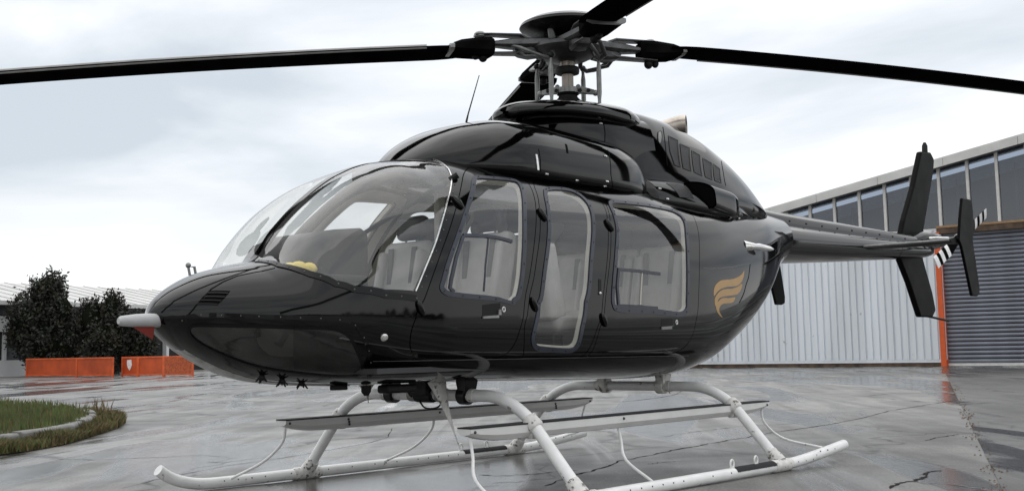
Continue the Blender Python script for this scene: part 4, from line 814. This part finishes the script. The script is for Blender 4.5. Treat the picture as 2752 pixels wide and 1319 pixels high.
def sheet(name, poly, z, m, kind='structure', th=.15):
    return tag(MB().prism([(x, y, z) for x, y in poly], (0, 0, -th)).build(name, m, None, smooth=False), kind=kind)
tarmac = sheet('tarmac', [(-600, -600), (600, -600), (600, 600), (-600, 600)], 0, ASPH, th=.5)
CRK = mat('open crack dirt', (.022, .020, .018), .9, spec=.1)
def crack(pts, w):
    P = spline([(x, y, .002) for x, y in pts], 9); L_, R_ = [], []; r_ = np.random.default_rng(int(abs(pts[0][0])*100)); off = 0
    for i, q in enumerate(P):
        d = (P[min(i+1, len(P)-1)]-P[max(i-1, 0)]).normalized(); n = Vector((-d.y, d.x, 0)); off = off*.7+r_.normal(0, .012); ww = w*(.25+1.1*r_.random())*(.3 if i in (0, len(P)-1) else 1)
        L_.append(q+n*(off+ww/2)); R_.append(q+n*(off-ww/2))
    mb = MB(); n_ = len(P); mb.add(L_+R_, [(i, i+1, n_+i+1, n_+i) for i in range(n_-1)]); o = mb.build('crack', CRK, None, smooth=False); o.parent = tarmac
for pts, w in (([(-.88, -.44), (-.29, -.23), (.18, -.09), (.66, .12), (1.03, .19), (1.43, .26), (1.95, .35), (2.33, .42), (3.06, .51), (3.89, .62), (4.85, .66), (6.38, .87), (7.72, 1.16), (9.11, 1.32), (10.72, 1.53), (12.6, 1.83), (15.29, 2.18)], .022),
               ([(2.77, 1.28), (3.51, 1.33), (4.37, 1.33), (5.13, 1.04)], .014), ([(3.6, -1.08), (4.04, -1.0), (4.43, -1.01)], .02), ([(.19, -2.33), (.52, -2.27), (.76, -2.25), (1.17, -2.16), (1.32, -2.18)], .03),
               ([(-.62, .4), (-.55, .18), (-.34, .07), (.0, -.02)], .02), ([(6.34, 16.06), (6.11, 13.5), (6.18, 12.89), (6.22, 11.84), (6.49, 10.57), (7.0, 8.6)], .03), ([(.61, -.19), (.78, -.21), (.95, -.3)], .012),
               ([(-2.6, 1.9), (-1.6, 2.5), (-.3, 2.9), (1.2, 3.6), (2.4, 4.8)], .010), ([(8, 6), (10.5, 6.6), (14, 8.4), (19, 9.2)], .03), ([(3.5, 17), (7, 19.5), (12, 20.5), (18, 24)], .04)): crack(pts, w)
# added dark sheet for a step in brightness, not a second pour
HE = Vector((.08589, -.9963, 0)); HN = Vector((-.9963, -.08589, 0)); H0 = Vector((30.9, 19.6, 0))
def hp(s, d=0, z=0): p = H0+HE*s+HN*d; return (p.x, p.y, z)
j0 = hp(9.05, .0); j1 = (-.55, -3.35)
sheet('added_dark_sheet', [(j0[0], j0[1]), j1, (-1.2, -9), (34.5, -9)], .004, ASPH2, th=.003)
mb = MB()
for k in range(900):
    t = rng.random()**1.6*.95; x = j1[0]+(j0[0]-j1[0])*t+rng.normal(0, .035); y = j1[1]+(j0[1]-j1[1])*t+rng.normal(0, .05); s = (.006+.012*rng.random())*min(1, .25+.75*math.hypot(x-CAM.x, y-CAM.y)/14); a = rng.random()*6.28
    if rng.random() > .15+.85*math.sin(t*31+math.sin(t*90))**4: continue
    mb.add([(x+s*math.cos(a), y+s*math.sin(a), .005), (x+s*math.cos(a+2.1), y+s*math.sin(a+2.1), .005), (x+s*math.cos(a+4.2), y+s*math.sin(a+4.2), .008), (x, y, .006+s*.8)], [(0, 1, 3), (1, 2, 3), (2, 0, 3)])
tag(mb.build('leaf_litter', mat('brown leaf litter', (.13, .085, .05), .9, var=.5, scale=30), None, smooth=False), 'brown leaf litter along the edge of the added dark sheet', 'leaf litter', kind='stuff')

# ------------------------------------------------------------------ hangar on the right
CORR = mat('white corrugated cladding', (.70, .735, .77), .45, var=.12, scale=1.2, stretch=(1.5, 1.5, .12), chip=(.70, 3, (.42, .40, .37)))
FASC = mat('weathered roof fascia', (.60, .60, .575), .6, var=.12, scale=1.5)
MULL = mat('pale window mullion', (.62, .61, .585), .5, var=.08)
SLATE = mat('roller door slate blue', (.19, .20, .235), .38, metal=.25, var=.14, scale=2)
DGLASS = mat('dark hangar glass', (.016, .018, .022), .08, var=.3, scale=.6, spec=.6)
RAIL = mat('orange door jamb', (.62, .095, .015), .5, var=.1)
RUST = mat('rusty brown plinth', (.09, .06, .04), .85, var=.6, scale=4)
WINGL = glassmat('hangar window glass', (.50, .55, .62), .0, 1)
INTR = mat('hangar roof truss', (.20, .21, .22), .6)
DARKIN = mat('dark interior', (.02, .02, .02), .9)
hang = empty('hangar', 'white corrugated hangar with sloping roof, strip windows and grey roller door', 'hangar', hp(0))
def hbox(name, s0, s1, d0, d1, z0, z1, m, par=None, bevel=0):
    V = [hp(s, d, z) for s in (s0, s1) for d in (d0, d1) for z in (z0, z1)]
    o = MB().add(V, [(0, 1, 3, 2), (4, 6, 7, 5), (0, 4, 5, 1), (2, 3, 7, 6), (0, 2, 6, 4), (1, 5, 7, 3)]).build(name, m, None, smooth=False, bevel=bevel)
    o.parent = par or hang; o.matrix_parent_inverse = (par or hang).matrix_basis.inverted() if not par else Matrix(); return o
def hobj(o, par=None):
    o.parent = par or hang
    if not par: o.matrix_parent_inverse = hang.matrix_basis.inverted()
    return o
roofz = lambda s: 5.60+(s-3.8)*.1795     # underside of the fascia along the gable
SILL = 4.62
# corrugated wall: trapezoid ribs
mb = MB(); prof = []; s = -16.0
while s < 9.05: prof += [(s, .0), (s+.045, .0), (s+.06, .06), (s+.235, .06), (s+.25, 0)]; s += .25
for (s0, d0), (s1, d1) in zip(prof[:-1], prof[1:]):
    if s0 == s1: continue
    z0, z1 = [SILL-.06 if q > 2.85 else 4.28 for q in (s0, s1)]; mb.add([hp(s0, d0, .22), hp(s1, d1, .22), hp(s1, d1, z1), hp(s0, d0, z0)], [(0, 1, 2, 3)])
wall = hobj(mb.build('corrugated_wall', CORR, None, smooth=False))
hbox('wall_core', -16, 9.05, -.3, -.02, 0, 2.0, CORR); hbox('plinth', -16, 9.1, -.1, .02, 0, .13, RUST); hbox('base_flashing', -16, 9.1, -.02, .05, .13, .22, CORR)
hbox('window_sill', -2, 9.15, -.1, .06, SILL-.10, SILL-.02, MULL); hbox('door_lintel', 9.15, 24, -.25, .08, SILL-.22, SILL-.02, RUST)
hbox('lintel_trim', 9.15, 24, -.1, .10, SILL-.02, SILL+.05, mat('ochre trim', (.30, .18, .09), .6))
hbox('door_jamb', 9.06, 9.24, -.15, .10, 0, SILL-.15, RAIL)
# roller door of separate curved slats
door = hbox('roller_door', 9.24, 24, -.30, -.22, 0.0, SILL-.2, DARKIN); doorM = hang.matrix_basis.inverted()
zz = .06; sl = None
hbox('bottom_rail', 9.24, 24, -.22, -.10, .01, .10, MULL)
z = .10; k = 0
while z < SILL-.25:
    h = .14; pr = [(-.20, 0), (-.135, .014), (-.11, .055), (-.11, .09), (-.135, .125), (-.20, h-.002)]
    V = [hp(9.24, d, z+q) for d, q in pr]+[hp(24, d, z+q) for d, q in pr]; n = len(pr)
    if sl is None:
        me_o = MB().add([hp(9.24, d, q) for d, q in pr]+[hp(24, d, q) for d, q in pr], [(i, i+1, n+i+1, n+i) for i in range(n-1)]+[tuple(range(n)), tuple(range(n, 2*n))]).build('door_slat', SLATE, None, ang=25); sl = me_o
        o = sl
    else: o = sl.copy(); COL.objects.link(o)
    o.parent = door; o.matrix_parent_inverse = Matrix(); o.location = (0, 0, z); z += h
# strip windows under the roof
MS = [2.84, 3.76, 4.68, 5.60, 6.52, 7.43, 8.36, 9.30, 10.25, 11.19, 12.13, 13.07, 14.0, 14.94, 15.88, 16.8, 17.7]
for i, s in enumerate(MS):
    hbox('mullion', s-.045, s+.045, -.06, .06, SILL-.03, roofz(s)+.03, MULL)
    if i+1 < len(MS):
        a, b_ = s+.045, MS[i+1]-.045
        if roofz(b_) < SILL+.1: continue
        pts = [hp(a, -.03, SILL), hp(b_, -.03, SILL), hp(b_, -.03, roofz(b_)), hp(a, -.03, max(roofz(a), SILL+.02))]
        hobj(MB().prism(pts, tuple(HN*-.012)).build('window_pane', WINGL, None, smooth=False))
hobj(MB().prism([hp(q, -.55, roofz(q)+z) for q, z in ((2.9, -.62), (18, -.62), (18, -.22), (2.9, -.22))], tuple(HN*-.1)).build('rake_beam', mat('pale rake beam', (.42, .43, .45), .6), None, smooth=False))
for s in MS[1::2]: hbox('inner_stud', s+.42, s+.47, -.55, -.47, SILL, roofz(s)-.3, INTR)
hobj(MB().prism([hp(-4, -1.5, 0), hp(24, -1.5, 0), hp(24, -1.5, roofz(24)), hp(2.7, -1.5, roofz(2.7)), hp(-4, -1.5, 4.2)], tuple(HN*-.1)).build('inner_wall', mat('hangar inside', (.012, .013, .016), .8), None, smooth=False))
# fascia board, roof sheet and the raking truss seen through the glass
pts = [hp(q, .35, roofz(q)+z) for q, z in ((-3, 0), (24, 0), (24, .26), (-3, .26))]
for a, b_ in ((2.6, 3.3), (3.3, 5.1), (5.1, 7.35), (7.35, 9.6), (9.6, 12.0), (12.0, 14.4), (14.4, 19), (19, 24)):
    hobj(MB().prism([hp(q, .40, roofz(q)+z) for q, z in ((a, .0), (b_-.012, .0), (b_-.012, .27), (a, .27))], tuple(HN*-.05)).build('fascia_board', FASC, None, smooth=False))
hobj(MB().prism([hp(3.0, .36, roofz(3)+.26), hp(24, .36, roofz(24)+.26), hp(24, -2, roofz(24)+.26), hp(3.0, -2, roofz(3)+.26)], (0, 0, .05)).build('roof_sheet', FASC, None, smooth=False))
hobj(MB().prism([hp(3.0, .34, roofz(3)+.02), hp(24, .34, roofz(24)+.02), hp(24, -.3, roofz(24)+.02), hp(3.0, -.3, roofz(3)+.02)], (0, 0, .03)).build('soffit', INTR, None, smooth=False))
hbox('end_wall', -16, -15.8, -13, -.3, 0, 4.2, CORR); hbox('low_roof', -16, 3.0, -13, .25, 4.3, 4.45, FASC)

# ------------------------------------------------------------------ low building, barriers and bushes on the left
BW = mat('white rendered wall', (.62, .63, .63), .7, var=.08, scale=.8); ROOFM = mat('pale metal roof', (.56, .56, .54), .5, var=.10, scale=.5); DARKG = mat('dark glazing', (.02, .021, .023), .12, var=.3)
B0 = Vector((11.0, 48.7, 0)); BE = Vector((34, 9.6, 0)).normalized(); BN = Vector((BE.y, -BE.x, 0))
def bp_(s, d=0, z=0): p = B0+BE*s+BN*d; return (p.x, p.y, z)
low = empty('low_building', 'long low white building with pale metal roof behind the orange barriers', 'building', bp_(0))
def bbox(name, s0, s1, d0, d1, z0, z1, m, par=None):
    V = [bp_(s, d, z) for s in (s0, s1) for d in (d0, d1) for z in (z0, z1)]
    o = MB().add(V, [(0, 1, 3, 2), (4, 6, 7, 5), (0, 4, 5, 1), (2, 3, 7, 6), (0, 2, 6, 4), (1, 5, 7, 3)]).build(name, m, None, smooth=False)
    o.parent = par or low
    if not par: o.matrix_parent_inverse = low.matrix_basis.inverted()
    return o
bbox('wall', -6, 40, -5, -.25, 0, 3.3, DARKIN); bbox('lower_wall', -6, 9.6, -.25, 0, 0, .78, BW); bbox('upper_wall', -6, 9.6, -.25, 0, 2.15, 2.9, BW); bbox('fascia', -6, 40, -.3, .05, 2.95, 3.42, mat('dark fascia', (.04, .042, .05), .5))
bbox('wall_pier', 8.6, 9.6, -.25, .01, .78, 2.15, BW); bbox('gutter', -6, 40, -.1, .42, 3.42, 3.62, ROOFM)
for k, s_ in enumerate(np.arange(-6, 8.4, 1.2)): bbox('window_mullion', s_, s_+.12, -.2, .02, .78, 2.15, BW)
for k, s_ in enumerate(np.arange(-6, 8.4, 1.2)): bbox('window_pane', s_+.12, s_+1.2, -.2, -.17, .80, 2.14, DARKG)
for s_ in (12.6, 14.9, 16.2, 18.0, 19.6, 21.4, 23.3, 25.2, 27.0): bbox('white_post', s_, s_+.20, -.3, .04, 0, 3.4, BW)
bbox('side_board', 23.3, 40, -.25, -.02, 0, .8, BW)
mb = MB(); mb.add([bp_(-6, .42, 3.62), bp_(40, .42, 3.62), bp_(40, -6, 4.95), bp_(-6, -6, 4.95)], [(0, 1, 2, 3)]).add([bp_(-6, .42, 3.5), bp_(40, .42, 3.5), bp_(40, -6, 4.8), bp_(-6, -6, 4.8)], [(3, 2, 1, 0)]); ro = mb.build('roof', ROOFM, None, smooth=False); ro.parent = low; ro.matrix_parent_inverse = low.matrix_basis.inverted()
for s_ in np.arange(-5.6, 40, 1.1):
    r_ = MB().prism([bp_(s_, .42, 3.625), bp_(s_+.07, .42, 3.625), bp_(s_+.07, -6, 4.955), bp_(s_, -6, 4.955)], (0, 0, .035)).build('roof_seam', ROOFM, None, smooth=False); r_.parent = ro
# two orange barriers, framed panels end to end
ORANGE2 = mat('orange barrier panel', (.46, .07, .014), .55, var=.30, scale=1.6, bump=.1, bscale=10)
def barrier(a, b_, cuts, lab, fancy):
    a, b_ = Vector((*a, 0)), Vector((*b_, 0)); d = (b_-a); L_ = d.length; d.normalize(); n = Vector((d.y, -d.x, 0)); root = empty('barrier', lab, 'barrier', a, 'orange barriers')
    def add(name, s0, s1, z0, z1, t, off=0, m=ORANGE):
        V = [d*s+n*(off+q)+Vector((0, 0, z)) for s in (s0, s1) for q in (-t/2, t/2) for z in (z0, z1)]
        o = MB().add(V, [(0, 1, 3, 2), (4, 6, 7, 5), (0, 4, 5, 1), (2, 3, 7, 6), (0, 2, 6, 4), (1, 5, 7, 3)]).build(name, m, root, smooth=False, bevel=.008); return o
    H_ = .84
    for k in range(len(cuts)-1):
        s0, s1 = cuts[k]*L_, cuts[k+1]*L_
        for q in (s0+.03, s1-.03): add('frame_post', q-.035, q+.035, .0, H_, .07)
        add('top_rail', s0+.065, s1-.065, H_-.07, H_, .065); add('bottom_rail', s0+.065, s1-.065, .05, .12, .065)
        if fancy and k == 2:
            for j in range(3): add('mid_rail', s0+.065, s1-.065, .27+.16*j, .31+.16*j, .03)
            for j in range(22):
                x = s0+.08+(s1-s0-.16)*j/21; o = MB().tube([d*x+Vector((0, 0, .12)), d*(x+(.05 if j % 2 else -.05))+Vector((0, 0, .77))], .012, 5).build('lattice_bar', ORANGE, root)
            add('back_sheet', s0+.07, s1-.07, .12, .77, .004, .03, mat('faded orange net', (.42, .09, .03), .8, var=.4, scale=12))
        else: add('panel', s0+.065, s1-.065, .12, H_-.07, .02, 0, ORANGE2)
    if fancy:
        q = [(.32, .70), (.62, .72), (.66, .5), (.58, .33), (.50, .26), (.40, .36), (.33, .5)]
        q = [(.30+(x-.30)*.9, z) for x, z in q]; MB().prism([d*x*1.0+Vector((0, 0, z))-n*(-.012) for x, z in q], tuple(n*.006)).build('white_patch', WHITEST, root, smooth=False)
    return root
barrier((17.31, 46.9), (17.95, 40.2), (0, .60, 1), 'plain orange barrier of two panels in front of the dark bush', False)
barrier((18.70, 40.85), (19.58, 36.7), (0, .235, .60, 1), 'orange barrier with a white patch and lattice panel near the helicopter nose', True)

# ------------------------------------------------------------------ bushes
LEAF = mat('dark evergreen leaf', (.020, .023, .015), .7, var=.55, scale=1.3); LEAF2 = mat('dry brown green leaf', (.030, .025, .014), .8, var=.5, scale=1.3); BARK = mat('bark', (.05, .04, .03), .9)
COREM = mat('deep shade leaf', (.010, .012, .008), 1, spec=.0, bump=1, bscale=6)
def leafmesh(centres, size, r_, flat=.5):
    V = []; F = []
    for c in centres:
        a = r_.normal(size=3); a /= np.linalg.norm(a); b = np.cross(a, r_.normal(size=3)); b /= max(np.linalg.norm(b), 1e-6); s = size*(.6+.8*r_.random()); k = len(V)
        V += [tuple(c-a*s-b*s*flat*.2), tuple(c+b*s*flat), tuple(c+a*s), tuple(c-b*s*flat)]; F.append((k, k+1, k+2, k+3))
    return V, F
def shrub(name, base, lobes, label, seed, n=5200, cat='bush', m=None, size=.085, clump=26, group=None, twig=True):
    r_ = np.random.default_rng(seed); root = empty(name, label, cat, base, group); pts = []; dry = []
    tot = sum(l[3]*l[4] for l in lobes)
    for (x, y, z, rx, rz) in lobes:
        k = int(n/clump*rx*rz/tot); ph = r_.random((k, 3))
        for i in range(k):
            d = r_.normal(size=3); d /= np.linalg.norm(d); rad = (.50+.55*r_.random()**.6); c = np.array([x+d[0]*rx*rad, y+d[1]*rx*rad, z+d[2]*rz*rad])
            if c[2] < .12: c[2] = .12+.3*r_.random()
            q = c+r_.normal(size=(clump, 3))*np.array([.10, .10, .15])*(.7+.5*rx/1.5); (dry if r_.random() < .18 else pts).extend(q)
    V, F = leafmesh(pts, size, r_); MB().add(V, F).build('crown', m or LEAF, root, smooth=False); V, F = leafmesh(dry, size, r_); MB().add(V, F).build('crown_dry_leaves', LEAF2, root, smooth=False)
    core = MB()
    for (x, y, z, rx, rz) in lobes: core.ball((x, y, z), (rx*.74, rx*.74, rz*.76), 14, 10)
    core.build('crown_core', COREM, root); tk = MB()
    for (x, y, z, rx, rz) in lobes: tk.tube(spline([(0, 0, 0), (x*.4, y*.4, z*.4), (x, y, z)], 4), list(np.linspace(.11, .03, 9)), 8)
    tk.build('trunk', BARK, root); return root
ax = Vector((.68, -.73))     # across the view
L1 = [(.15, -.15, 1.6, 1.35, 1.5), (-.35, .35, 2.7, 1.25, 1.35), (.10, -.1, 3.9, .85, 1.05), (.45, -.48, 3.0, .85, 1.0), (-.62, .66, 2.0, .85, 1.0), (.8, -.86, 1.4, 1.0, 1.2)]
shrub('evergreen_bush', (19.0, 48.75, 0), L1, 'tall dark evergreen bush, the larger and left of the pair behind the barriers', 3, 19000, group='bushes behind the barriers')
L2 = [(0, 0, 1.4, 1.3, 1.4), (-.55, .6, 2.6, .75, 1.1), (.05, -.05, 3.0, .55, .95), (.55, -.6, 2.1, .8, 1.0), (1.0, -1.08, 1.5, .75, 1.2), (-.3, .3, 1.0, 1.2, .9)]
shrub('evergreen_bush', (21.1, 46.4, 0), L2, 'lower dark evergreen bush with two pointed tops, right of the taller bush', 5, 14000, group='bushes behind the barriers')

# ------------------------------------------------------------------ grass island with its kerb
ISL = [(-1.88, 5.47), (-1.56, 5.69), (-1.0, 6.16), (-.21, 7.07), (.69, 8.17), (1.30, 9.1), (1.70, 10.06), (2.1, 11.28), (2.5, 12.3), (2.9, 14.0), (2.9, 16.0), (1.0, 18.0), (-6, 18), (-12, 12), (-8, 3.5), (-4, 4.2)]
EARTH = mat('bare earth', (.06, .045, .028), .95, var=.4, scale=3, bump=.4); GRASS = mat('grass blades', (.095, .125, .035), .8, var=.4, scale=2.0); WEED = mat('brown weeds', (.15, .112, .052), .9, var=.5, scale=5); STONE = mat('grey kerb stone', (.19, .186, .178), .8, var=.3, scale=6, bump=.5, bscale=25)
isl = sheet('island_earth', ISL, .014, EARTH, th=.012)
KB = [(-3.2, 5.35), (-1.62, 6.12), (-1.28, 6.33), (-.76, 6.66), (-.04, 7.55), (.75, 8.85), (1.30, 10.0), (1.65, 11.3), (2.0, 12.8)]
inner = KB+[(2.2, 15.6), (.6, 17.2), (-6, 17.2), (-11, 12), (-7, 4.6)]
tag(MB().prism([(x, y, .13) for x, y in inner], (0, 0, -.12)).build('island_lawn_bed', EARTH, None, smooth=False), kind='structure')
kp = spline([(x, y, 0) for x, y in KB], 5); kerb = empty('kerb', 'low curved grey stone kerb round the grass island', 'kerb', (KB[0][0], KB[0][1], 0)); acc = 0; pos = [kp[0]]
for p, q in zip(kp[:-1], kp[1:]):
    acc += (q-p).length
    if acc > .5: pos.append(q); acc = 0
for p, q in zip(pos[:-1], pos[1:]):
    d = (q-p); L_ = d.length; d.normalize(); n = Vector((-d.y, d.x, 0)); z0 = .145+.035*random.random(); rings = []
    for t in (.022, L_-.022):
        c = p+d*t+n*random.uniform(-.022, .022); rings.append([tuple(c-n*.07+Vector((0, 0, z))) for z in (0, z0-.02)]+[tuple(c-n*.05+Vector((0, 0, z0))), tuple(c+n*.07+Vector((0, 0, z0))), tuple(c+n*.07)])
    o = MB().loft(rings).build('kerb_stone', STONE, None, smooth=False, bevel=.01); o.parent = kerb; o.matrix_parent_inverse = kerb.matrix_basis.inverted()
def blades(name, n, poly, z, h, m, label, cat, seed, near=0, lean=.35, w=.006):
    r_ = np.random.default_rng(seed); P = np.array(poly); lo, hi = P.min(0), P.max(0); V = []; F = []; c = 0
    while c < n:
        q = lo+(hi-lo)*r_.random((4000, 2)); q = q[pip(poly, q[:, 0], q[:, 1])]
        for x, y in q:
            dd = math.hypot(x-CAM.x, y-CAM.y)
            if r_.random() > min(1, (13/dd)**1.5): continue
            if near and r_.random() > near: continue
            hh = h*(.4+.9*r_.random())*(.75+.5*math.sin(x*2.3+y*1.1)**2); a = r_.random()*6.28; l = lean*hh*r_.random(); ww = w*(.7+.6*r_.random())*(dd/13); k = len(V); dx, dy = math.cos(a)*ww, math.sin(a)*ww; b_ = r_.random()*6.28
            V += [(x-dx, y-dy, z), (x+dx, y+dy, z), (x+l*.4*math.cos(b_)+dx*.7, y+l*.4*math.sin(b_)+dy*.7, z+hh*.6), (x+l*math.cos(b_), y+l*math.sin(b_), z+hh), (x+l*.4*math.cos(b_)-dx*.7, y+l*.4*math.sin(b_)-dy*.7, z+hh*.6)]; F.append((k, k+1, k+2, k+3, k+4)); c += 1
            if c >= n: break
    return tag(MB().add(V, F).build(name, m, None, smooth=False), label, cat, kind='stuff')
blades('lawn_grass', 42000, inner, .13, .10, GRASS, 'short green grass on the island at the left edge', 'grass', 11)
blades('dry_grass', 5000, inner, .13, .12, WEED, 'dry brown blades scattered through the island grass', 'grass', 12)
verge = [(-1.95, 5.36), (-1.54, 5.58), (-.96, 6.04), (-.15, 6.98), (.75, 8.08), (1.36, 9.02), (1.76, 10.0), (2.05, 11.28), (1.75, 11.4), (1.36, 10.0), (.80, 8.8), (.0, 7.48), (-.72, 6.58), (-1.24, 6.24), (-1.62, 6.02), (-3, 5.2)]
blades('kerb_weeds', 15000, verge, .012, .10, WEED, 'brown weeds along the outer foot of the kerb', 'weeds', 13, lean=.8, w=.008)
blades('verge_grass', 5000, verge, .012, .11, GRASS, 'green tufts among the weeds outside the kerb', 'grass', 14, lean=.8, w=.007)
tip = [(.9, 9.0), (1.5, 9.6), (1.7, 10.4), (1.3, 10.2)]
blades('tall_weeds', 70, tip, .05, .20, WEED, 'tall dry weed stalks at the tip of the island', 'weeds', 15, lean=.5, w=.006)

# ------------------------------------------------------------------ what stands behind the camera and shows in the paint: a dark belt of trees
r_ = np.random.default_rng(21); pts = []
for k in range(70):
    a = math.radians(-205+k*2.15); R_ = 72+8*r_.random(); h_ = 3.0+4.0*r_.random()*(.6+.4*math.sin(k*.7)); c0 = np.array([CAM.x+R_*math.cos(a), CAM.y+R_*math.sin(a), 0])
    for j in range(330): z = h_*r_.random()**.7; w_ = 2.6*(1-(z/h_)**1.6)+.2; pts.append(c0+np.array([r_.normal()*w_*.6, r_.normal()*w_*.6, z]))
V, F = leafmesh(pts, .42, r_); tag(MB().add(V, F).build('tree_belt', LEAF, None, smooth=False), 'dark belt of trees behind the viewer, mirrored in the black paint', 'trees', kind='stuff')
